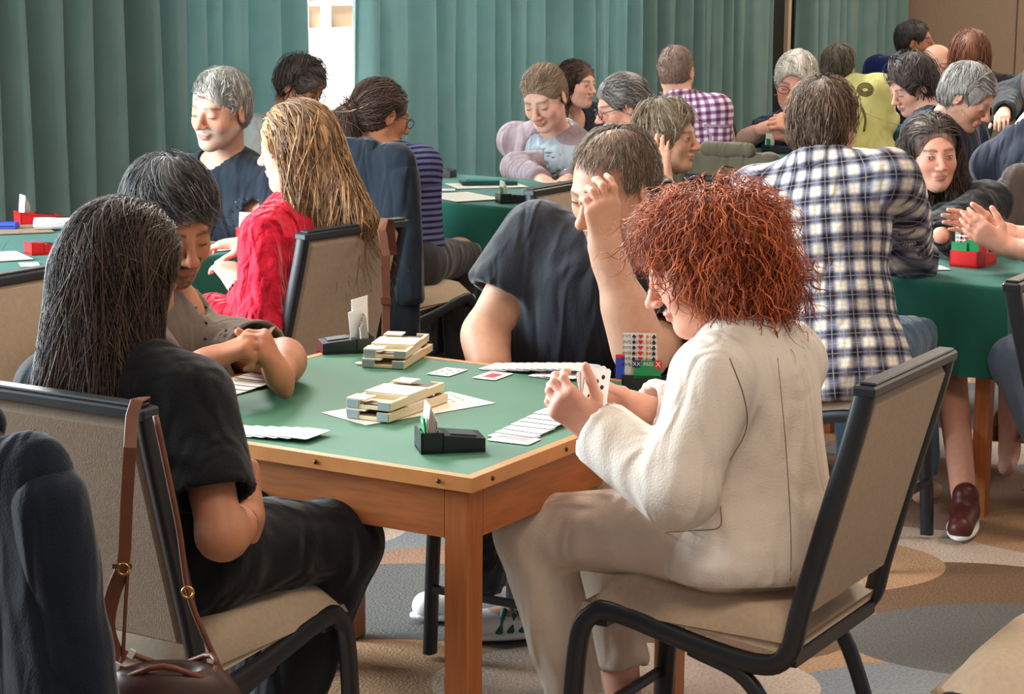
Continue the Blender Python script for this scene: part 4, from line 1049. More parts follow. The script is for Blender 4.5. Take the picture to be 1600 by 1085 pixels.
    if collar:
        n0 = neck+up*.012*S; P = [cone(n0-up*.02*S-fw*.006*S, n0+up*.040*S-fw*.004*S, .084*S, .067*S, .01, cut='ab'), cone(n0-up*.06*S, n0+up*.10*S, .064*S, .058*S, .004, 'sub'), cone(n0+fw*.10*S-up*.03*S, n0+fw*.07*S+up*.07*S, .020*S, .030*S, .006, 'sub')]
        V, Q = grow(P, .005); o = mesh_np('collar', V, Q, collar, root, True, world=True)
        U = np.stack([(V-pelvis)@rt, (V-pelvis)@fw, (V-pelvis)@up*1.0], 1); at = o.data.attributes.new('uvc', 'FLOAT_VECTOR', 'POINT'); at.data.foreach_set('vector', U.astype(np.float32).ravel())
    if shoes:
        for q in (-1, 1):
            if shoes.get('only') and q not in shoes['only']: continue
            hip, kn, an = J[('leg', q)]; f = np.array(shoes.get('dir', hd)); f = nrm(f); s_ = np.cross(f, z)
            Rs = np.stack([s_, f, z], 1); a0 = np.array([an[0], an[1], 0])
            P = [cone(a0+f*-.04+z*.045, a0+f*.15+z*.040, .040, .036, .03), cone(a0+z*.06, a0+z*.10, .040, .038, .02), half(a0+z*.018, -z)]
            V, Q = grow(P, .006); so_ = mesh_np('shoe', V, Q, shoes['mat'], root, True, world=True)
            P = [ell(a0+f*.05+z*.02, (.047, .145, .022), Rs, .01), half(a0+z*.002, -z), half(a0+z*.028, z)]
            V, Q = grow(P, .006); V = V@np.eye(3); o2 = mesh_np('sole', V, Q, shoes.get('sole', M_white), None, True)
            I = inv(root); vs = V@I[:3, :3].T+I[:3, 3]; o2.data.vertices.foreach_set('co', vs.astype(np.float32).ravel()); o2.parent = so_
            if shoes.get('laces'):
                mb = MB()
                for i in range(5): mb.tube([a0+f*(.025+i*.020)+s_*x*.022+z*(.092-i*.007-abs(x)*.008) for x in (-1, -.5, 0, .5, 1)], .0028, 6)
                o4 = mb.out('laces', shoes['laces'], None, True); vs = np.array([v.co[:] for v in o4.data.vertices])@np.array(inv(root))[:3, :3].T+np.array(inv(root))[:3, 3]; o4.data.vertices.foreach_set('co', vs.astype(np.float32).ravel()); o4.parent = so_
            if shoes.get('stripes'):
                for i in range(3):
                    for sd in (-1, 1):
                        P = [cone(a0+f*(.03+i*.028)+s_*sd*.032+z*.03, a0+f*(.015+i*.028)+s_*sd*.022+z*.078, .010, .008, .004)]
                        V, Q = grow(P, .004); o3 = mesh_np('stripe', V, Q, shoes['stripes'], None, True); vs = V@I[:3, :3].T+I[:3, 3]; o3.data.vertices.foreach_set('co', vs.astype(np.float32).ravel()); o3.parent = so_
    return info
def qi_(q): return 0 if q < 0 else 1

def open_jacket(name, m, gap=.075, e=.024, res=.010, hood=None, lapel=None):
    """a second, open layer over the shirt with long sleeves"""
    def f(i):
        S = i['S']; TP = i['TP']; P = [ell(TP(0, .0, .02), np.array([.165, .130, .115])*S+e, i['RT'], .05), ell(TP(0, .005, .30), np.array([.145, .110, .15])*S+e, i['RT'], .06), ell(TP(0, .005, .66), np.array([.160, .112, .17])*S+e, i['RT'], .05),
             cone(i['sh'][-1], i['sh'][1], .052*S+e, .052*S+e, .05)]
        P.append(cone(TP(0, .15, -.2), TP(0, .14, .97), gap*S*1.5, gap*S*1.15, .01, 'sub')); P.append(cone(i['neck']-i['up']*.02, i['neck']+i['up']*.14, .066*S, .072*S, .008, 'sub')); P.append(half(TP(0, 0, -.1), -i['up']))
        for q in (-1, 1):
            el, w, d = i['J'][q]; P += [cone(i['sh'][q], el, .055*S+e*.6, .046*S+e*.6, .03), cone(el, el+(w-el)*.9, .046*S+e*.6, .036*S+e*.5, .02, cut='b')]
        out = [(name, P, m, res)]
        if hood: out.append(('hood', [cone(i['neck']+(-i['rt']*.09-i['fw']*.02)*S, i['neck']+(-i['fw']*.09)*S, .022*S, .032*S, .03), cone(i['neck']+(i['rt']*.09-i['fw']*.02)*S, i['neck']+(-i['fw']*.09)*S, .022*S, .032*S, .03), cone(i['neck']+i['rt']*.085*S, TP(.075, .15, .55), .018*S, .012*S, .02), cone(i['neck']-i['rt']*.085*S, TP(-.075, .15, .55), .018*S, .012*S, .02)], hood, res))
        return out
    return f
# ------------------------------------------------------------------ the four at the near table
Zc = np.array([0, 0, 1.])
# woman in the cream jacket
M_cream = fabric('cream_jacket_cloth', (214, 203, 191), .03, .1)
M_creamp = fabric('cream_trouser_cloth', (206, 190, 174), .03, .1)
Lw = W(-.075, .30, .765); Rw = W(-.055, .50, .765)
i4 = person('woman with curly red hair in a cream jacket and trousers, holding cards', UV_, W(-.345, .44, .55), D(1172, 535, 3.79), D(1093, 418, 3.82), np.array([-.98, .14, 0]), hp=.42, S=.98, fat=1.0, shw=.165, skin='pink',
    arms=(dict(wrist=G(932, 672, .76), elbow=G(1062, 768, .68), dir=nrm(G(893, 640, .80)-G(932, 672, .76)), palm=nrm(VV_*.9+UV_*.2+Zc*.1), curl=.75, thumb=.2, spread=.02),
          dict(wrist=G(1003, 640, .765), elbow=W(-.27, .60, .70), dir=nrm(UV_*.8-VV_*.35+Zc*.15), palm=nrm(-VV_*.8-UV_*.1-Zc*.3), curl=.8, thumb=.3, spread=.02)),
    legs=dict(knee=(W(.07, .33, .525), W(.05, .58, .525)), ankle=(W(-.06, .34, .09), W(-.03, .55, .09))),
    trousers=dict(mat=M_creamp, e=.010, wide=.004, to=.76, amp=.008, f=19, res=.009), shoes=dict(mat=M_creamp, dir=UV_),
    top=dict(mat=M_cream, sleeve='long', e=.016, se=.010, amp=.005, f=20, hem=-.10, skirt=.08, neck=.060, name='jacket', res=.008, cw=.006, cuff=.96),
    hair=dict(style='curly', col=(128, 50, 24), col2=(224, 116, 58), thick=.012, hairline=.052, over=.03, blobs=((.0, -.065, .035, .086), (.045, -.06, -.02, .058), (-.045, -.06, -.02, .058), (.0, -.085, -.050, .066), (.03, -.085, -.085, .048), (-.03, -.085, -.085, .048), (.04, .02, .06, .042), (-.04, .02, .06, .042), (-.045, -.105, .02, .05), (.045, -.105, .02, .05)),
              n=5200, len_=(.04, .11), seg=13, r=.0009, curl=.014, curlf=110, lift=.026, disp=.012, dispf=80, h=.007, dark=.45),
    rhead=.0035, rhand=.0032, res=.010, eyes='down', seed=11)
# man in the black T-shirt
M_blackT = fabric('black_tshirt_cloth', (34, 38, 46), .08, .25)
elL = G(1003, 556, .765)
i3 = person('heavy man in a black T-shirt resting his forehead on his hand', -VV_, W(.56, 1.27, .56), D(962, 412, 4.78), D(958, 292, 4.60), np.array([-.72, -.70, 0]), hp=.42, hr=-.12, S=1.06, fat=1.22, shw=.190, skin='mid',
    arms=(dict(elbow=elL, wrist=D(946, 388, 4.42), dir=nrm(np.array([-.10, -.10, 1.])), palm=nrm([-.35, .9, -.1]), curls=((.15, .7, .4), (.3, .9, .5), (.5, .9, .6), (.6, 1.0, .7)), curl=1., thumb=.9, g=1.12, spread=.08),
          dict(elbow=D(757, 520, 4.80), wrist=D(775, 640, 4.62), g=1.05)),
    trousers=dict(mat=fabric('black_trouser_cloth', (24, 26, 30)), res=.014, to=.99), legs=dict(knee=(W(.34, .86, .50), W(.60, .88, .50)), ankle=((.05, 4.80, .09), (-.06, 4.95, .09))),
    shoes=dict(mat=mat('white_shoe_leather', rgb(226, 226, 226), .5, .4), laces=M_white, stripes=mat('green_stripe', rgb(20, 96, 84), .5), dir=(-.97, -.24, 0)),
    top=dict(mat=M_blackT, sleeve='short', e=.016, amp=.008, f=15, axis=VV_*.3+Zc, fr=.62, flare=.018, neck=.060, res=.009, hem=-.1),
    hair=dict(style='bald', col=(96, 80, 64), col2=(156, 140, 120), thick=.004, thin=.72, volume=False, hairline=.082, scalp=(120, 92, 72), scalpamt=.5, n=5200, len_=(.012, .032), r=.0007, seg=4, lift=.005, nape=-.05, h=.005),
    beard=dict(col=(150, 142, 132), amt=.8), headopts=dict(fat=.10, nose=1.15, jaw=1.1), brow=(54, 42, 34), rhead=.0035, rhand=.0032, res=.010, eyes='half', seed=5)
# man in the grey polo
M_polo = fabric('grey_brown_polo_cloth', (116, 106, 98), .06, .15)
i2 = person('dark haired man with a moustache in a grey-brown polo shirt, fists together over the felt', -UV_, W(1.30, .42, .56), D(262, 485, 4.62), D(268, 350, 4.50), -UV_*.92-VV_*.40, hp=.42, hr=.05, S=1.04, fat=1.08, shw=.185, skin='tan',
    arms=(dict(elbow=D(444, 562, 4.42), wrist=D(436, 588, 4.20), dir=nrm([-.25, -.45, .75]), palm=nrm([-.95, .1, -.2]), curl=1.2, thumb=.6),
          dict(elbow=D(250, 610, 4.20), wrist=D(322, 566, 4.15), dir=nrm([.80, .05, .35]), palm=nrm([.35, .2, -.9]), curl=1.1, thumb=.5)),
    trousers=dict(mat=fabric('dark_blue_trouser_cloth', (30, 40, 58)), res=.014), legs=dict(knee=(W(.92, .66, .51), W(.86, .34, .50)), ankle=(W(.95, .70, .09), W(.80, .30, .09))),
    shoes=dict(mat=M_black, dir=-UV_),
    top=dict(mat=M_polo, sleeve='short', e=.014, amp=.006, f=16, fr=.74, flare=.012, neck=.058, res=.009), collar=M_polo,
    hair=dict(style='short', col=(38, 34, 34), col2=(112, 108, 108), thick=.012, top=.008, overear=False, n=3600, len_=(.05, .09), r=.0010, seg=8, disp=.005, dispf=110, lift=.010, comb=(-.4, .8, -.35), h=.0055, hairline=.058),
    beard=dict(col=(46, 38, 36), amt=.75, goatee=True), headopts=dict(fat=.04, nose=1.1), rhead=.0035, rhand=.0032, res=.010, eyes='down', seed=8, brow=(34, 28, 26))
# woman with long dark hair
M_blk = fabric('black_cotton', (20, 22, 26), .1, .15)
i1 = person('woman with long straight dark hair in a black T-shirt, seen from behind', VV_, W(.47, -.27, .56), D(178, 575, 3.50), D(196, 432, 3.58), VV_*.97-UV_*.12, hp=.30, S=.98, fat=.98, shw=.165, skin='tan',
    arms=(dict(elbow=D(40, 800, 3.60), wrist=D(300, 800, 3.85)),
          dict(elbow=D(345, 838, 3.30), wrist=D(390, 808, 3.52), dir=nrm([.0, .5, .6]), palm=nrm([-.9, 0, 0]), curl=.9)),
    legs=dict(knee=(W(.50, .06, .53), W(.315, .04, .53)), ankle=(W(.52, .06, .09), W(.44, -.04, .09))), trousers=dict(mat=M_blk, res=.009, wide=.01, amp=.006), shoes=dict(mat=M_black, dir=VV_),
    top=dict(mat=M_blk, sleeve='short', e=.014, amp=.005, f=18, fr=.72, flare=.016, res=.009, neck=.056),
    hair=dict(style='long', col=(30, 23, 22), col2=(92, 66, 50), thick=.012, part=.0, hairline=.066, drop=((.0, -.055, -.01, .19, .076, .058, .01, -.085), (.050, -.02, .0, .19, .044, .034, .04, -.04), (-.048, -.02, .0, .20, .042, .030, .02, -.03), (.03, -.055, -.02, .18, .060, .042, .05, -.075), (-.030, -.055, -.02, .20, .056, .040, .02, -.07)),
              n=7500, len_=(.12, .29), seg=14, r=.0008, disp=.005, dispf=150, lift=.007, h=.0065, dark=.8),
    rhead=.004, rhand=.0035, res=.010, eyes='down', seed=21)
card_R = lambda d, n: np.stack([np.cross(nrm(d), nrm(n)), nrm(d), nrm(n)], 1)
# ------------------------------------------------------------------ tables under green cloths
def cloth_table(label, clabel, near, du, dv, su, sv, drop=.25, z=.70, seed=0):
    """near = the corner closest to the camera; du/dv = directions of the two edges leaving it"""
    near = np.array([near[0], near[1], 0]); du = nrm([du[0], du[1], 0]); dv = nrm([dv[0], dv[1], 0])
    c = near+du*su/2+dv*sv/2
    t = thing('table', label, 'table', c, ang(dv)); 
    mb = MB(); mb.box((0, 0, z-.018), (su-.02, sv-.02, .024)); mb.out('tabletop', M_wood, t)
    for x in (-1, 1):
        for y in (-1, 1): mb = MB(); mb.box((x*(su/2-.06), y*(sv/2-.06), (z-.03)/2), (.045, .045, z-.03)); mb.out('leg', M_wood, t)
    # cloth: flat top, skirt with folds
    per = []; n = 26
    for a, b in (((-1, -1), (1, -1)), ((1, -1), (1, 1)), ((1, 1), (-1, 1)), ((-1, 1), (-1, -1))):
        for i in range(n): f = i/n; per.append((a[0]*(1-f)+b[0]*f, a[1]*(1-f)+b[1]*f))
    m = len(per); V = []; F = []
    rows = [(-.01, 0), (.002, 0), (.010, -.004), (.013, -.014)]+[(.014, -drop*k/6) for k in range(1, 7)]
    for j, (o, dz) in enumerate(rows):
        for i, (x, y) in enumerate(per):
            L = math.hypot(x, y); k = max(0, -dz/drop); w = (.5+.5*math.sin(i*1.9+seed+math.sin(i*.37+seed)*2))*.028*k
            V.append((x*(su/2)+np.sign(x)*(abs(x) > .999)*(o+w), y*(sv/2)+np.sign(y)*(abs(y) > .999)*(o+w), z+dz))
    for j in range(len(rows)-1):
        for i in range(m): F.append((j*m+i, (j+1)*m+i, (j+1)*m+(i+1) % m, j*m+(i+1) % m))
    F.append(tuple(range(m)))
    o = mesh_np('tablecloth', V, F, M_cloth, None, True); o.data.set_sharp_from_angle(angle=math.radians(50)) if hasattr(o.data, 'set_sharp_from_angle') else None
    o.location = tuple(c); o.rotation_euler = (0, 0, ang(dv)); tag(o, clabel, 'tablecloth')
    return c
XU, XV = UV_, VV_
# left table by the curtain (turned a little)
a1 = np.array([.70, .71, 0]); b1 = np.array([-.66, .75, 0])
cloth_table('table at the left by the curtain, under a green cloth', 'green cloth on the left table by the curtain', (-1.62, 5.72), b1, a1, 1.15, 1.12, seed=1)
cloth_table('table in front of the bright window gap, under a green cloth', 'green cloth lit turquoise, on the table by the bright window gap', (.07, 7.76), XU, XV, .94, .94, .42, seed=2)
cloth_table('right-hand table with the red bidding box, under a green cloth', 'dark green cloth on the right-hand table, red bidding box on it', (1.41, 5.89), XU, XV, .94, .94, .27, seed=3)
cloth_table('table of the white-haired woman with glasses, under a green cloth', 'green cloth on the table of the white-haired woman with glasses', (1.33, 9.50), XU, XV, .94, 1.05, .3, seed=4)
cloth_table('table before the person in the yellow jacket, under a green cloth', 'green cloth on the table before the person in the yellow jacket', (2.62, 11.5), XU, XV, .94, .94, .4, seed=5)
cloth_table('table at the right by the old grey-haired man, under a green cloth', 'green cloth on the table by the old grey-haired man', (2.35, 9.0), XU, XV, .9, .9, .4, seed=6)

# chairs ------------------------------------------------------------
BC = 'chairs'
chair('beige chair leaning back behind the woman in the red dress, brown strap over it', (-.70, 5.79), -np.array([.80, -.60, 0]))
chair('beige chair with a dark jacket over it, under the woman in the striped top', (-.42, 7.36), XV*.95+np.array([.1, 0, 0]))
chair('beige chair behind the shoulder of the man in the black T-shirt', np.array([.17, 6.72, 0])-XU*.32, -XU)
chair('beige chair cut by the right edge, beside the right-hand table', (1.52, 4.64), -XU)
chair('beige chair seat in the bottom right corner', np.array([.80, 3.40, 0])-XU*.19, XU)
chair('narrow beige chair against the curtain beyond the man in the purple checked shirt', (1.36, 11.2), -XU)
chair('dark chair behind the man in the navy shirt at the far wall', (2.2, 12.6), XV)
chair('chair under the man in the blue and white checked shirt', (.88, 5.66), -XU)
chair('chair with a white cloth jacket, left of the woman in the black V-neck', np.array([1.18, 7.75, 0]), -XV)
chair('beige chair with a brown coat, behind the woman in the black V-neck', (1.98, 7.3), -XV)
chair('chair with a khaki jacket near the purple checked shirt', np.array([.80, 7.65, 0])+XV*.31, XV, None, .93)
chair('chair hidden under the dark jacket at the left edge', W(.47, -1.26), -VV_)
chair('beige chair beyond the old grey-haired man', (2.12, 10.4), XU)

# people further back -----------------------------------------------
def bp(*a, **k):
    k.setdefault('res', .016); k.setdefault('cres', .012); k.setdefault('rhead', .0055); k.setdefault('rhand', .0055)
    k.setdefault('trousers', dict(mat=fabric('dark_trouser_cloth', (40, 42, 50)), res=.018))
    return person(*a, **k)
def H(px, py, y): return D(px, py, y)
f_navyblack = fabric('blue_black_tshirt', (32, 40, 50))
bp('grey-haired man with a grey moustache in a black T-shirt before the curtain', -XV, (-.93, 7.22, .54), H(350, 258, 7.12), H(343, 172, 7.02), (-.50, -.86), hp=.16, hr=-.08, S=1.08, fat=1.06, skin='mid',
   arms=(dict(wrist=D(335, 392, 6.75)), dict(wrist=D(400, 390, 6.72), elbow=D(432, 350, 6.95))), top=dict(mat=f_navyblack, amp=.006, neck=.064, res=.010, sleeve='short', fr=.8),
   hair=dict(style='short', col=(118, 116, 110), col2=(196, 192, 184), thick=.006, top=.006, n=1400, len_=(.02, .045), r=.0011, seg=5, hairline=.066, nape=-.06, lift=.005),
   beard=dict(col=(176, 168, 160), amt=.55), eyes='down', brow=(70, 60, 54), rhead=.0048, seed=31)
M_redd = fabric('red_crinkled_dress', (200, 24, 52), .16, .2, bump=1.0, bscale=75, fold=.9, fscale=9)
bp('woman in a crinkled red dress with very long fair hair, seen from behind', XU, (-.58, 5.74, .53), H(470, 322, 5.72), H(462, 232, 5.70), XU*.98-XV*.18, hp=.12, S=.98, shw=.165, skin='fair',
   arms=(dict(elbow=D(412, 505, 5.50), wrist=D(372, 446, 5.62)), dict(elbow=D(415, 420, 6.1), wrist=D(392, 380, 6.05), dir=(-1, .1, -.05), palm=(0, 0, -1), curl=.35)),
   top=dict(mat=M_redd, sleeve='long', cuff=.8, amp=.010, amp2=.003, f=34, res=.008, name='dress', skirt=.05, hem=-.1), trousers=dict(mat=M_redd, name='dress_skirt', res=.014, to=.4, wide=.03),
   hair=dict(style='long', col=(120, 92, 70), col2=(206, 160, 112), thick=.010, drop=((.0, -.05, .0, .24, .072, .055, 0, -.06), (.03, -.06, -.02, .22, .055, .045, .02, -.10), (-.05, -.03, 0, .36, .040, .020, -.01, -.0), (.0, -.08, -.04, .17, .055, .04, 0, -.12)), n=3000, len_=(.10, .22), seg=12, r=.0014, lift=.008, disp=.006, h=.007),
   eyes='down', rhead=.005, seed=32)
M_palegrey = fabric('pale_grey_shirt', (176, 182, 180), .04, .1)
bp('backlit person with short dark hair in a pale shirt before the bright gap', -XU, (-1.10, 8.95, .54), H(440, 196, 9.0), H(470, 135, 8.9), (.80, -.45), hp=.55, S=1.0, skin='tan',
   top=dict(mat=M_palegrey, sleeve='short'), arms=(None, None), hair=dict(style='short', fringe=True, col=(52, 42, 40), col2=(96, 80, 74), thick=.016, n=500, len_=(.03, .07), r=.0018, lift=.010), glasses=True, seed=33)
M_str = axes_mat('navy_striped_knit', ((96, 98, 140), (28, 30, 58)), 1, 46, 'stripe')
bp('woman with a long brown ponytail and glasses in a navy striped top, seen from behind', XV*.9+np.array([.3, 0, 0]), (-.42, 7.42, .53), H(607, 248, 7.52), H(596, 180, 7.56), (.86, .55), hp=.30, S=1.04, shw=.165, skin='tan',
   arms=(dict(wrist=D(610, 380, 7.9)), dict(elbow=D(664, 380, 7.38), wrist=D(655, 402, 7.60))), legs=dict(knee=((-.33, 7.85, .52), (-.20, 7.72, .53)), ankle=((-.3, 7.95, .09), (-.2, 7.8, .09))), trousers=dict(mat=fabric('charcoal_trouser_cloth', (58, 56, 58)), res=.012),
   top=dict(mat=M_str, sleeve='long', cuff=.96, uv=True, amp=.004, res=.009), shoes=dict(mat=mat('dark_red_boot', rgb(96, 40, 34), .5)),
   hair=dict(style='ponytail', col=(46, 36, 34), col2=(116, 88, 76), thick=.006, tie=(-.01, -.112, -.02), len=.16, rs=(.026, .040, .050, .032), n=1800, len_=(.08, .26), seg=10, r=.0012, lift=.004, disp=.003), glasses=True, rhead=.0048, seed=34)
M_lb = fabric('pale_blue_tshirt', (170, 184, 192), .04); M_mauve = fabric('mauve_hoodie', (150, 132, 138), .08); M_whoodie = fabric('white_hood', (214, 214, 212), .04)
bp('young man with tied-back fair hair in a pale hoodie, looking down', -XV, (.20, 9.42, .53), H(868, 215, 9.28), H(850, 152, 9.08), (-.42, -.90), hp=.48, hr=.08, S=1.14, skin='fair',
   arms=(dict(elbow=D(806, 262, 9.15), wrist=D(850, 285, 8.8)), dict(elbow=D(928, 262, 9.25), wrist=D(885, 285, 8.85), curl=.8)), top=dict(mat=M_lb, sleeve='short', amp=.006, parts=open_jacket('hoodie', M_mauve, .08, hood=M_whoodie)),
   hair=dict(style='bun', col=(122, 98, 76), col2=(176, 148, 118), thick=.004, tie=(0, -.11, .02), n=2200, len_=(.05, .12), r=.0012, lift=.003), eyes='down', brow=(110, 84, 62), rhead=.005, seed=35)
bp('young woman with wavy brown hair looking right, behind the young man in the hoodie', -XU, (.20, 10.75, .54), H(893, 188, 10.5), H(902, 132, 10.4), (.80, -.62), hp=.05, S=.94, skin='fair',
   top=dict(mat=f_navyblack, sleeve='long'), hair=dict(style='long', col=(58, 40, 34), col2=(104, 74, 60), thick=.012, part=.02, drop=((.055, -.02, .0, .09, .034, .022, 0, 0), (-.055, -.02, .0, .09, .036, .022, 0, 0), (0, -.06, 0, .11, .06, .03, 0, 0)), n=500, len_=(.05, .12), r=.002), eyes='half', seed=36)
bp('man with glasses and swept-back grey hair, facing left, behind the man in the black T-shirt', XU, (.52, 8.22, .54), H(990, 222, 8.40), H(972, 166, 8.45), (-.95, -.20), hp=.30, S=1.02, skin='pink',
   top=dict(mat=fabric('dark_green_shirt', (46, 54, 54)), sleeve='long'), hair=dict(style='ponytail', col=(80, 74, 70), col2=(160, 154, 148), thick=.010, tie=(0, -.115, -.03), len=.10, rs=(.02, .03, .03, .015), n=1500, len_=(.06, .16), r=.0014), glasses=True, seed=37)
M_ol = fabric('olive_patterned_top', (96, 104, 92), .3)
bp('woman with short light brown hair looking right, hand behind her neck', -XU, (.42, 7.05, .54), H(1032, 292, 7.20), H(1044, 215, 7.18), (.92, -.40), hp=.02, hr=.0, S=.98, shw=.165, skin='mid',
   arms=(None, dict(elbow=D(1062, 330, 6.85), wrist=D(1036, 280, 7.0), dir=nrm([-.15, .15, 1.]), palm=nrm([.3, .8, 0]), curl=.3)), top=dict(mat=M_ol, sleeve='short'),
   hair=dict(style='short', overear=True, col=(98, 84, 66), col2=(170, 150, 122), thick=.016, top=.006, n=1300, len_=(.05, .10), r=.0013, seg=7, lift=.010, nape=-.085, comb=(.5, .6, -.2)), eyes='open', gaze=.3, brow=(90, 70, 54), rhead=.0048, seed=38)
M_pp = axes_mat('purple_white_check', ((226, 214, 226), (150, 110, 140), (92, 44, 84)), 30, 30, 'plaid')
bp('man with a shaved head in a purple and white checked shirt, seen from behind', XV, (.80, 9.38, .54), H(1064, 158, 9.42), H(1057, 112, 9.46), (.42, .90), hp=.15, S=.98, fat=1.1, skin='mid',
   arms=(None, dict(elbow=D(1118, 262, 9.35), wrist=D(1112, 275, 9.6))), top=dict(mat=M_pp, uv=True, sleeve='short', fr=.85), collar=M_pp,
   hair=dict(style='short', hairline=.090, col=(120, 92, 80), col2=(158, 126, 110), thick=.0015, top=-.001, scalp=(120, 92, 76), scalpamt=.6, n=900, len_=(.006, .012), r=.0010, seg=3, lift=.002, disp=.0005), seed=39)
M_navy = fabric('navy_polo', (34, 44, 72))
bp('white-haired woman with glasses in a navy polo, holding cards', -XV, (1.62, 10.95, .54), H(1246, 192, 10.75), H(1242, 130, 10.55), (-.28, -.96), hp=.28, hr=-.15, S=1.18, fat=1.05, skin='pink',
   arms=(dict(elbow=D(1165, 218, 10.6), wrist=D(1200, 200, 10.30), dir=(.9, -.2, .2), palm=(.2, .6, -.4), curl=.9, hs=1.1), dict(elbow=D(1275, 225, 10.7), wrist=D(1248, 200, 10.30), dir=(-.8, -.3, .3), palm=(-.2, .6, -.4), curl=.9, hs=1.1)), top=dict(mat=M_navy, sleeve='short', v=.10, fr=.9, flare=.02), collar=M_navy,
   hair=dict(style='short', overear=True, col=(186, 176, 158), col2=(226, 220, 206), thick=.013, top=.008, n=800, len_=(.03, .06), r=.0018, nape=-.07), glasses=True, eyes='down', seed=40)
M_yel = fabric('yellow_jacket_cloth', (208, 206, 134), .06)
M_emb = mat('brown_print', rgb(104, 92, 50), .7)
i15 = bp('person with grey-brown hair in a yellow patterned jacket, seen from behind', XV, (1.92, 11.4, .54), H(1322, 138, 11.5), H(1311, 105, 11.52), (.55, .83), hp=.1, S=1.02, fat=1.05, skin='mid',
   arms=(None, dict(elbow=D(1378, 192, 11.4), wrist=D(1390, 186, 11.7))), top=dict(mat=M_yel, sleeve='long', e=.024, amp=.008, name='jacket'),
   hair=dict(style='short', overear=True, col=(74, 66, 54), col2=(122, 110, 94), thick=.010, n=600, len_=(.04, .07), r=.0018, nape=-.09), seed=41)
M_pl = axes_mat('blue_white_plaid', ((222, 214, 200), (104, 106, 126), (26, 28, 48), (176, 166, 150)), 19, 19, 'plaid')
bp('man with short brown hair in a blue and white checked shirt, seen from behind', XV, (.88, 5.60, .54), H(1282, 262, 5.74), H(1290, 197, 5.80), (.66, .76), hp=.12, S=.99, fat=1.08, shw=.200, skin='mid',
   arms=(dict(elbow=D(1165, 420, 5.9), wrist=D(1230, 420, 6.15)), dict(elbow=G(1425, 408, .74), wrist=G(1352, 402, .74), dir=(-1, .1, 0), palm=(0, 0, -1), g=1.1)), top=dict(mat=M_pl, uv=True, sleeve='long', cuff=.92, amp=.008, e=.018, se=.010, res=.009, skirt=.10), collar=M_pl,
   trousers=dict(mat=fabric('blue_denim', (66, 92, 112)), res=.012), legs=dict(knee=((1.02, 6.08, .53), (1.16, 5.96, .54)), ankle=((1.05, 6.15, .09), (1.22, 6.0, .09))),
   hair=dict(style='short', col=(82, 64, 50), col2=(140, 114, 92), thick=.007, top=.002, n=2800, len_=(.025, .055), r=.0011, lift=.012, seg=5, nape=-.075, overear=False), rhead=.005, seed=42)
M_bv = fabric('black_vneck_knit', (34, 34, 38))
bp('woman with shoulder-length dark brown hair in a black V-neck, looking towards the camera', -XV, (1.66, 7.22, .54), H(1466, 306, 7.02), H(1457, 240, 6.90), (.10, -1.), hp=.08, hr=.06, S=1.0, fat=1.05, shw=.175, skin='pink',
   arms=(dict(elbow=D(1436, 378, 6.62), wrist=D(1500, 378, 6.42), curl=.8), dict(elbow=D(1552, 368, 6.66), wrist=D(1470, 368, 6.40), hand=False)), top=dict(mat=M_bv, sleeve='long', cuff=1.0, v=.12, neck=.070, amp=.006, res=.009),
   legs=dict(knee=((1.62, 6.6, .52), (1.32, 6.22, .50)), ankle=((1.6, 6.5, .09), G(1508, 790, .07))), trousers=dict(mat=fabric('beige_trouser_cloth', (150, 112, 84)), wide=.015, res=.012, to=.97), shoes=dict(mat=mat('dark_red_shoe', rgb(84, 34, 30), .4), dir=(-.3, -1, 0), only=(1,)),
   hair=dict(style='long', col=(44, 34, 32), col2=(96, 76, 66), thick=.010, part=.012, hairline=.082, over=.02, drop=((.070, -.03, -.02, .15, .036, .034, .045, 0), (-.070, -.03, -.02, .15, .036, .034, -.045, 0), (0, -.06, 0, .16, .065, .05, 0, 0), (.05, -.05, .0, .14, .05, .04, .04, 0), (-.05, -.05, .0, .14, .05, .04, -.04, 0)), n=2200, len_=(.10, .26), seg=10, r=.0012, lift=.008), eyes='open', gaze=.35, brow=(50, 36, 30), rhead=.0045, seed=43)
bp('man with dark hair in a navy shirt looking up right, before the beige wall', XV, (2.30, 12.9, .56), H(1418, 105, 12.9), H(1430, 66, 12.8), (.88, -.30), hp=-.05, S=1.05, fat=1.1, skin='tan', top=dict(mat=fabric('royal_navy_shirt', (26, 40, 92)), sleeve='long', e=.02), hair=dict(style='short', col=(30, 26, 26), col2=(60, 52, 48), thick=.010, n=300, r=.002), beard=dict(col=(60, 44, 38), amt=.5), rhead=.0065, seed=44)
bp('man with tousled dark hair in a dark suit, facing left', XU, (1.95, 8.95, .54), H(1452, 188, 9.05), H(1425, 135, 9.1), (-.90, -.35), hp=.45, S=.98, skin='fair', top=dict(mat=fabric('dark_suit_cloth', (36, 42, 62)), sleeve='long', e=.022), hair=dict(style='short', col=(34, 28, 28), col2=(84, 70, 64), thick=.020, top=.010, n=700, len_=(.03, .07), r=.0016, lift=.014), seed=45)
bp('bald man with glasses beyond the tousled dark-haired man', -XV, (2.60, 12.3, .54), H(1478, 138, 12.2), H(1466, 102, 12.1), (.55, -.75), hp=.15, S=1.0, skin='mid', top=dict(mat=fabric('dark_suit_cloth', (36, 42, 62)), sleeve='long'), hair=None, glasses=True, rhead=.0065, seed=46)
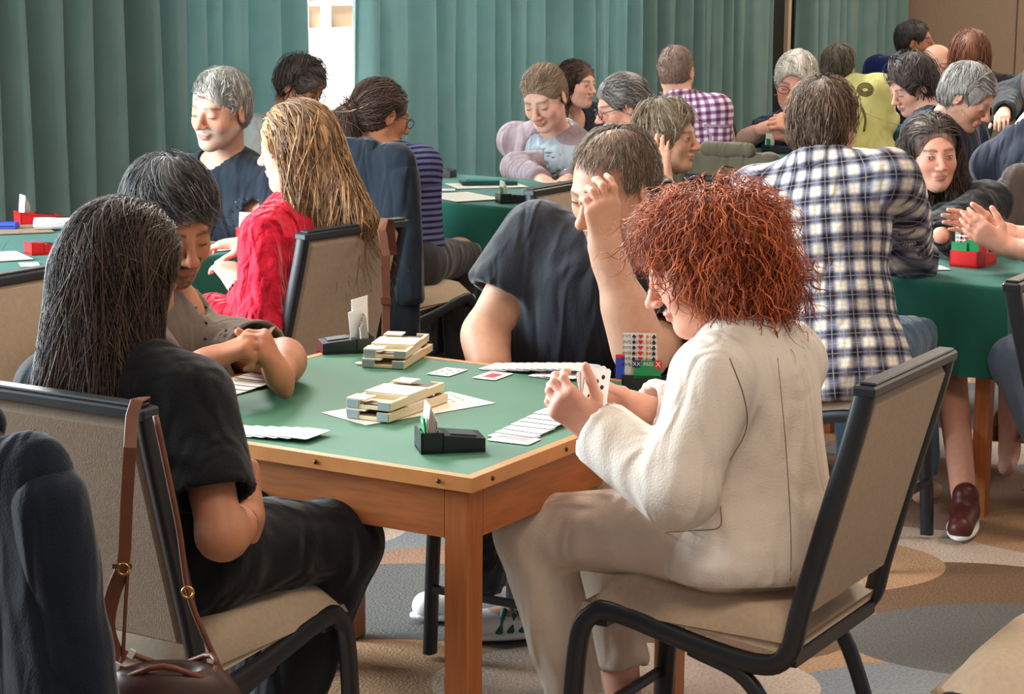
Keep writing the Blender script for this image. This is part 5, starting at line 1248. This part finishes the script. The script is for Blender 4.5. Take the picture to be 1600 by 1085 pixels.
bp('woman with red-brown hair in dark clothes, seen from behind before the beige wall', XV, (2.45, 11.0, .54), H(1516, 128, 11.0), H(1515, 90, 11.0), (.2, .98), hp=0, S=1.15, fat=1.05, skin='mid', top=dict(mat=fabric('black_wool', (30, 30, 36)), sleeve='long', e=.022),
   hair=dict(style='long', col=(92, 52, 34), col2=(138, 84, 58), thick=.012, drop=((0, -.05, 0, .11, .075, .055, 0, 0), (.05, -.03, 0, .11, .04, .03, .02, 0), (-.05, -.03, 0, .11, .04, .03, -.02, 0)), n=500, len_=(.06, .14), r=.002), rhead=.007, seed=47)
bp('old man with grey swept hair leaning forward, looking down right', -XU, (1.76, 8.6, .54), H(1478, 190, 8.45), H(1512, 152, 8.40), (.80, -.50), hp=.55, S=1.06, skin='mid', top=dict(mat=fabric('navy_jumper', (34, 42, 62)), sleeve='long', e=.02), hair=dict(style='short', col=(126, 122, 118), col2=(186, 182, 176), thick=.012, n=900, len_=(.04, .07), r=.0014, nape=-.06), eyes='down', brow=(120, 110, 104), rhead=.005, seed=48)
bp('person in dark grey clothes cut by the right edge at the far wall', XV, (2.72, 10.4, .54), D(1622, 128, 10.4), D(1632, 80, 10.4), XV, S=1.0, top=dict(mat=fabric('dark_grey_wool', (50, 54, 60)), sleeve='long', e=.024), arms=(dict(elbow=D(1575, 160, 10.4), wrist=D(1568, 178, 10.1)), None), hair=dict(style='short', col=(60, 50, 44)), seed=49)
bp('person in a white shirt cut by the right edge', XU, (2.50, 9.3, .54), D(1625, 188, 9.3), D(1640, 130, 9.3), XU, S=1.0, top=dict(mat=fabric('white_shirt', (226, 228, 232)), sleeve='long'), hair=dict(style='short', col=(60, 50, 44)), seed=50)
bp('person in a dark navy jumper cut by the right edge', XV, (2.12, 7.62, .54), D(1612, 205, 7.75), D(1640, 140, 7.8), XV, S=1.05, fat=1.15, top=dict(mat=fabric('navy_wool', (36, 44, 58)), sleeve='long', e=.02), hair=dict(style='short', col=(60, 50, 44)), seed=51)
bp('person at the right edge of whom only forearms and open hands are seen', XU, (1.88, 6.08, .54), (1.86, 6.12, .98), (1.84, 6.13, 1.14), XU, S=1.0, skin='pink',
   arms=(dict(elbow=D(1650, 398, 6.0), wrist=D(1572, 386, 6.10), dir=nrm([-.80, .1, .45]), palm=nrm([.2, .8, .3]), curl=.25, thumb=.2), dict(elbow=D(1650, 385, 6.2), wrist=D(1556, 360, 6.24), dir=nrm([-.9, .1, .22]), palm=nrm([.1, -.8, -.3]), curl=.12, spread=.05, thumb=.1)),
   legs=dict(knee=((1.45, 5.86, .49), (1.55, 6.3, .5)), ankle=((1.60, 5.70, .09), (1.7, 6.1, .09))), trousers=dict(mat=fabric('light_denim', (96, 112, 134)), res=.012), top=dict(mat=fabric('dark_tshirt_plain', (50, 54, 64)), sleeve='short'), hair=dict(style='short', col=(60, 50, 44)), rhand=.004, seed=52)
# ------------------------------------------------------------------ small things
XA = lambda d: math.atan2(d[1], d[0])       # turns local x onto d
bidding_box('black bidding box with green and white cards at the near corner of the felt', G(702, 702, TH), XA((1, .22)), cards=('green', 'white'), S=1.0)
bidding_box('black bidding box with two tall white cards at the far corner of the felt', G(541, 549, TH), XA((-1, -.28)), cards=('white',), detail=False, S=1.0)
b3 = bidding_box('black bidding box with bid cards and PASS card by the elbow on the felt', G(1006, 621, TH)+np.array([0, .075, 0]), XA((.10, 1)), cards=('white2',), S=1.12)
# its cards face the camera: bid tabs, PASS, double and redouble
def tabs(t, x0, S=1.):
    for i in range(5, -1, -1):
        h = .112-i*.0105; mb = MB(); mb.box((x0+.012-i*.0018, .004-.001*i, .006+h/2), (.0008, .062, h), roty(-.06)); k = mb.out('bid_card', M_paper if i % 2 else M_white, t)
        for j, (s_, mm) in enumerate((('NT', M_ink), ('\u2660', M_ink), ('\u2665', M_redink), ('\u2666', mat('orange_ink', rgb(214, 110, 60), .5)), ('\u2663', M_ink))):
            text_mesh('bid_print', str(6-i if False else i+1)+s_, .0080, mm, k, (x0+.012-i*.0018-.0012-(h-.005)*.06+h*.03*0, .029-j*.0125, h), (math.pi/2, 0, -math.pi/2))
tabs(b3, -.052)
mb = MB(); mb.box((-.0595, -.012, .052), (.0010, .050, .034)); k = mb.out('pass_card', M_grn, b3)
text_mesh('pass_lettering', 'PASS', .0088, M_white, k, (-.0603, -.0135, .062), (math.pi/2, 0, -math.pi/2))
mb = MB(); mb.box((-.0602, .0085, .062), (.0006, .015, .014)); k = mb.out('redouble_card', mat('navy_card', rgb(24, 40, 84), .45), b3)
text_mesh('redouble_lettering', 'XX', .0105, M_white, k, (-.0608, .0085, .062), (math.pi/2, 0, -math.pi/2))
mb = MB(); mb.box((-.0602, -.032, .062), (.0006, .014, .016)); k = mb.out('double_card', M_red, b3)
text_mesh('double_lettering', 'X', .014, M_white, k, (-.0608, -.032, .062), (math.pi/2, 0, -math.pi/2))
mb = MB(); mb.box((-.050, .040, .052), (.0010, .017, .042)); k = mb.out('stop_card', M_blu, b3); mb = MB(); mb.box((-.0502, .040, .0745), (.0012, .017, .006)); mb.out('red_edge', M_red, k)
for i, (px, h_) in enumerate(((545, .085), (556, .066))):
    pass
# tall blank cards in the far box
for i, (dx, hh, tl) in enumerate(((-.046, .105, -.20), (-.038, .080, -.12))):
    t = [o for o in bpy.data.objects if o.name.startswith('bidding_box')][1]
    mb = MB(); mb.box((dx+.012, -.004+.012*i, .022+hh/2), (.0012, .050, hh), rotz(-1.05)@rotx(-.12-.08*i)@roty(-.10)); mb.out('tall_card', M_white, t)
# other tables
bidding_box('red bidding box with white cards beside the curtain, at the back of the left table', G(58, 350, .70), XA((.9, .5)), M_red, ('white',), False, S=1.15)
bidding_box('empty red bidding box lying near the front of the left table', G(72, 396, .70), XA((.8, .5)), M_red, (), False, S=.95)
bidding_box('red and blue bidding box before the grey-haired man in the black T-shirt', G(396, 372, .70), XA((.3, .9)), M_red, ('white', 'blue'), False)
bidding_box('black bidding box with red and blue cards, on the turquoise lit table by the curtain', G(684, 276, .70), XA((.9, -.3)), M_plastic, ('blue', 'redcard'), False, S=1.15)
bidding_box('black bidding box with fanned cards at the front corner of the turquoise lit table', G(800, 317, .70), XA((.9, .3)), M_plastic, ('white', 'green'), False, S=.95)
b5 = bidding_box('red bidding box with green and white cards on the right-hand table', G(1520, 414, .70), XA((.55, .80)), M_red, ('green',), False, S=1.25)
tabs_later = b5
bidding_box('black bidding box before the white-haired woman with glasses', G(1214, 240, .70), XA((.9, .3)), M_plastic, ('green', 'white', 'blue'), False, S=1.1)
for i, (px, py, lab) in enumerate(((46, 414, 'white card on the left table, right of the papers'), (66, 421, 'white card nearest the front edge of the left table'), (340, 391, 'pale card under the hand of the woman in the red dress'), (1464, 419, 'white card on the right-hand table by the checked sleeve'), (1398, 186, 'white card on the table before the yellow jacket'), (1252, 232, 'white card beside the bidding box of the white-haired woman'), (700, 297, 'card lying on the turquoise lit table, left of the paper'))):
    card(lab, G(px, py, .702+.0), XA((.9, .3))+i)
def sheet(label, p, a, w, l, m=M_paper, name='paper_sheet', cat='paper'):
    t = thing(name, label, cat, p, a); mb = MB(); mb.box((0, 0, .001), (w, l, .002)); mb.out('sheet', m, t)
    for i in range(5): mb = MB(); mb.box((0, l*(.35-.15*i), .0021), (w*.7, .003, .0002)); mb.out('print_line', mat('grey_ink', rgb(130, 130, 136), .6), t)
    return t
sheet('white paper at the left edge of the left table', G(8, 401, .703), .5, .12, .2)
sheet('white score sheet hanging over the front of the turquoise lit table', G(722, 308, .704), .55, .21, .28)
sheet('white paper with the dark board on it, on the turquoise lit table', G(760, 290, .703), .3, .30, .2)
sheet('cardboard folder at the back of the left table', G(28, 358, .703), .4, .20, .26, mat('brown_card', rgb(150, 128, 104), .7), 'cardboard_folder', 'folder')
t = thing('card_holder_board', 'dark green card board on the turquoise lit table', 'card board', G(763, 288, .706), ang((1, .15))+0); 
mb = MB(); mb.box((0, 0, .008), (.10, .23, .016), ch=.002); mb.out('base', mat('dark_green_plastic', rgb(16, 52, 48), .4), t); mb = MB(); mb.box((0, 0, .018), (.07, .16, .004)); mb.out('cover', mat('green_label', rgb(40, 110, 100), .5), t)
rp = thing('rolled_paper', 'rolled white paper by the curtain on the left table', 'paper', G(86, 360, .703)); mb = MB(); mb.tube([(-.07, .0, .022), (.07, .03, .022)], .021, 14); mb.out('roll', M_white, rp, True, ang=50); mb = MB(); mb.tube([(-.0705, .0, .022), (-.069, .0, .022)], .014, 12); mb.out('roll_core', M_paper, rp)
pn = thing('blue_case', 'small blue case at the left edge of the left table', 'case', G(6, 358, .703)); mb = MB(); mb.box((0, 0, .012), (.10, .05, .024), ch=.006); mb.out('case_body', M_blu, pn); mb = MB(); mb.box((0, -.0255, .012), (.08, .001, .004)); mb.out('zip', M_ink, pn)
tabs(b5, -.045)
mb = MB(); mb.box((-.058, .014, .046), (.001, .040, .030)); mb.out('pass_card', M_grn, b5)
mb = MB(); mb.box((-.012, -.020, .040), (.020, .030, .040), roty(.2)); mb.out('red_card', M_red, b5)
# hand-held cards
def held(label, p, d, n, marks=None):
    c = card(label, p, 0, None, R=card_R(np.array(d, float), np.array(n, float)))
    if marks: pips(c, *marks)
    return c
sp = [(-.013, .028, 'c'), (.013, .028, 'c'), (-.013, .009, 'c'), (.013, .009, 'c'), (-.013, -.010, 'c'), (.013, -.010, 'c'), (0, .019, 'c')]
hp_ = D(930, 612, 3.77)
held('spotted card in front of the fan held by the woman in the cream jacket', hp_, (.22, .0, .97), (.55, -.83, .05), (M_ink, sp))
held('middle card of the fan held by the woman in the cream jacket', hp_+np.array([-.003, .0012, .001]), (.0, .0, 1.), (.55, -.83, .05), (M_ink, sp))
held('rear card of the fan held by the woman in the cream jacket', hp_+np.array([-.006, .0024, .0]), (-.22, .0, .97), (.55, -.83, .05), (M_redink, [(0, 0, 'f')]))
held('card held between the fists of the man in the grey polo', D(407, 538, 4.24), (.55, .05, .80), (.80, -.12, -.55))
held('white card held in the lap of the woman with long dark hair', D(384, 790, 3.58), (-.5, .2, .7), (.5, -.8, .4))
held('second white card held in the lap of the woman with long dark hair, tilted right', D(388, 792, 3.575), (-.1, .2, .8), (.5, -.8, .4))

# jackets, straps, bag ---------------------------------------------
def draped(label, c, d, w, z1, z0, m, name='jacket', thick=.07, taper=1.0, seed=1, sleeves=True, cat='jacket', lining=None, amp=.012, z_back=None):
    """coat hung over a chair back: two hanging sides, shoulders and sleeves"""
    d = nrm([d[0], d[1], 0]); s = np.cross(d, (0, 0, 1.)); c = np.array([c[0], c[1], 0.]); t = thing(name, label, cat, c, ang(d))
    P = []
    for x in (-.42, -.14, .14, .42):
        a = c+s*w*x*.92+d*.0+Zc*(z1-.05-abs(x)*.05); b = c+s*w*x*taper-d*.03+Zc*z0
        P.append(cone(a, b, thick*.85, thick*1.15, .04, sq=(d, 1.5)))
    V, Q = grow(P, .011); V = wrinkle(V, Q, amp, seed, 11, axis=Zc, st=.25); V = wrinkle(V, Q, amp*.4, seed+1, 26, axis=Zc, st=.3)
    mesh_np('coat_body', V, Q, m, t, True, world=True)
    if sleeves:
        for q in (-1, 1):
            a = c+s*w*.46*q+Zc*(z1-.10); b = a-Zc*(.42)+s*.05*q-d*.03
            V, Q = grow([cone(a, b, .055, .045, .02, cut='b')], .010); V = wrinkle(V, Q, .008, seed+q, 20); mesh_np('sleeve', V, Q, m, t, True, world=True)
    P = [cone(c-s*w*.2+Zc*(z1-.01)-d*.02, c+s*w*.2+Zc*(z1-.01)-d*.02, .030, .030, .02, sq=(d, 1.3))]
    V, Q = grow(P, .009); V = wrinkle(V, Q, .004, seed, 30); mesh_np('coat_collar', V, Q, lining or m, t, True, world=True)
    return t
M_dn = fabric('dark_navy_jacket', (22, 30, 42), .1, .2)
draped('dark navy jacket hanging on a chair at the left edge, in the foreground', (-.83, 2.88), -VV_, .50, .965, .30, M_dn, taper=1.2, seed=4, thick=.075, amp=.022)
draped('dark jacket hanging on the chair behind the woman in the striped top', (-.55, 7.05), XV, .46, 1.0, .30, fabric('dark_teal_jacket', (24, 34, 44)), seed=5, thick=.088)
draped('white cloth jacket over the chair between the checked shirt and the woman in black', np.array([1.28, 7.95]), -XV, .32, .90, .55, fabric('white_canvas', (214, 208, 196), .05), seed=6, thick=.05)
draped('khaki jacket over the chair near the purple checked shirt', np.array([.80, 7.68]), XV, .42, .945, .45, fabric('khaki_cloth', (92, 88, 70)), seed=7, thick=.07)
draped('brown coat over the chair behind the woman in the black V-neck', np.array([2.02, 7.48]), XV, .50, .90, .45, fabric('brown_coat_cloth', (78, 66, 60)), seed=8, thick=.08, lining=mat('leather_strap', rgb(110, 60, 56), .5))
# brown straps and the bag
st = thing('bag_strap', 'brown leather strap looped over the chair behind the woman in the red dress', 'strap', (-.41, 5.5, 0))
top = D(601, 346, 5.60); mb = MB()
mb.tube([top+np.array([.02, .06, -.10]), top+np.array([.012, .03, .0]), top+np.array([0, -.012, .008]), top+np.array([-.006, -.04, -.02])]+[D(603, y_, 5.54-.0004*(y_-360)) for y_ in (400, 450, 500, 545, 600)], 0, rect=(.022, .004), side=(1, .2, 0)); mb.out('strap', M_brown, st, world=True)
mb = MB(); mb.box(D(603, 470, 5.49), (.026, .006, .020)); mb.out('strap_keeper', M_brown, st, world=True)
bg = thing('shoulder_bag', 'brown leather bag with long straps hanging on the chair of the long-haired woman', 'bag', D(250, 1060, 3.10)*np.array([1, 1, 0]))
ctop = D(216, 634, 3.215); mb = MB()
mb.tube([D(232, 800, 3.40), D(228, 660, 3.30), ctop+np.array([.004, .03, .006]), ctop+np.array([0, -.012, .010]), ctop+np.array([-.004, -.034, -.01])]+[D(x_, y_, 3.14) for x_, y_ in ((203, 700), (198, 780), (195, 860), (191, 890))], 0, rect=(.020, .004), side=(1, .2, 0)); mb.out('strap', M_brown, bg, world=True)
mb = MB(); mb.tube(spline([D(x_, y_, 3.13) for x_, y_ in ((193, 888), (178, 925), (168, 975), (178, 1015), (196, 1030))], 5), 0, rect=(.024, .004), side=(1, .2, 0)); mb.out('handle_strap', M_brown, bg, world=True)
mb = MB(); mb.tube(spline([D(x_, y_, 3.13) for x_, y_ in ((200, 890), (196, 950), (192, 1030))], 5), 0, rect=(.006, .006), side=(1, .2, 0)); mb.out('cord', M_brown, bg, world=True)
mb = MB(); mb.tube(spline([D(x_, y_, 3.16) for x_, y_ in ((243, 650), (262, 740), (280, 830), (294, 925), (318, 990), (352, 1065))], 5), .005, 8); mb.out('side_strap', M_brown, bg, True, world=True)
mb = MB()
for x_, y_ in ((194, 889), (294, 925)): mb.tube([D(x_, y_, 3.12)+np.array([math.cos(a)*.009, -.004, math.sin(a)*.009]) for a in np.linspace(0, 6.283, 13)], .0022, 6)
mb.out('buckle_ring', M_brass, bg, True, world=True)
mb = MB(); mb.box(D(191, 885, 3.118), (.030, .006, .008)); mb.out('buckle', M_brass, bg, world=True)
bc_ = D(262, 1100, 3.12); P = [ell(bc_, (.105, .055, .075), None, .02), ell(bc_+np.array([0, 0, -.09]), (.115, .065, .09), None, .05), ell(bc_+np.array([0, 0, .075]), (.075, .028, .035), None, .01, 'sub')]
V, Q = grow(P, .006); V = wrinkle(V, Q, .014, 3, 30, axis=Zc, st=.4); mesh_np('bag_body', V, Q, mat('dark_brown_leather', rgb(60, 34, 24), .45, .45, noise=.2, nscale=30), bg, True, world=True)
mb = MB(); mb.tube([bc_+np.array([math.cos(a)*.078, math.sin(a)*.036, .062+.012*math.sin(a*3)]) for a in np.linspace(0, 6.283, 25)], .005, 6); mb.out('bag_rim', M_brown, bg, True, world=True)
for x_, y_ in ((181, 1042), (205, 1022)):
    mb = MB(); mb.box(D(x_, y_, 3.10), (.010, .004, .014), roty(.5)); mb.out('tag', M_white, bg, world=True)

# details sewn on the cream jacket and elsewhere: run over the garment's own surface
from mathutils.bvhtree import BVHTree
def surf(o):
    M_ = Matrix.Translation(o.parent.location) @ o.parent.rotation_euler.to_matrix().to_4x4()
    vs = [M_ @ v.co for v in o.data.vertices]; return BVHTree.FromPolygons(vs, [tuple(p.vertices) for p in o.data.polygons])
def on(bvh, px, py, lift=.001):
    d = Vector(nrm(ray(px, py))); h, n, i, di = bvh.ray_cast(Vector(CC), d)
    return None if h is None else np.array(h)+np.array(n)*lift
def seam(o, name, pts, r, m, lift=0.0, n=6):
    b_ = surf(o); P = [on(b_, x, y, lift) for x, y in spline([(p[0], p[1], 0) for p in pts], n) for _ in (0,)] if False else [on(b_, q[0], q[1], lift) for q in spline([(p[0], p[1], 0) for p in pts], n)]
    P = [p for p in P if p is not None]
    if len(P) > 2: mb = MB(); mb.tube(P, r, 6); return mb.out(name, m, o.parent, True, world=True)
def child(i, nm): return [c for c in i['root'].children if c.name.split('.')[0] == nm][0]
jk = child(i4, 'jacket'); M_seam = mat('dark_seam_thread', rgb(120, 104, 90), .8)  # jacket seams drawn as thin tubes darker than the cloth
seam(jk, 'pocket_seam', ((1126, 792), (1124, 824), (1085, 829), (1036, 832)), .0012, M_seam)
seam(jk, 'back_seam', ((1215, 560), (1228, 700), (1236, 850), (1232, 960)), .0010, M_seam)
seam(jk, 'armhole_seam', ((1140, 560), (1162, 620), (1166, 670), (1140, 720)), .0014, M_seam)
# shirt buttons of the polo
pb = child(i2, 'shirt'); bb = surf(pb)
for y_ in (480, 505, 530):
    p = on(bb, 322-(y_-480)*.02, y_, .001)
    if p is not None: mb = MB(); mb.sphere(p, (.004, .004, .004), 6); mb.out('button', mat('dark_button', rgb(50, 44, 40), .4), i2['root'], True, world=True)
# print on the yellow jacket
yj = child(i15, 'jacket')
for k in range(3): seam(yj, 'print', [(1352+math.cos(a)*(12-k*3), 140+math.sin(a)*(10-k*3)) for a in np.linspace(0, 6.3, 12)], .005, M_emb, n=2)
seam(yj, 'print', ((1345, 165), (1352, 185), (1350, 205)), .007, M_emb); seam(yj, 'print', ((1338, 163), (1334, 190), (1338, 208)), .006, M_emb)
print('script seconds', round(time.time()-T_START, 1), 'triangles', sum(len(o.data.polygons)*2 for o in bpy.data.objects if o.type == 'MESH'))
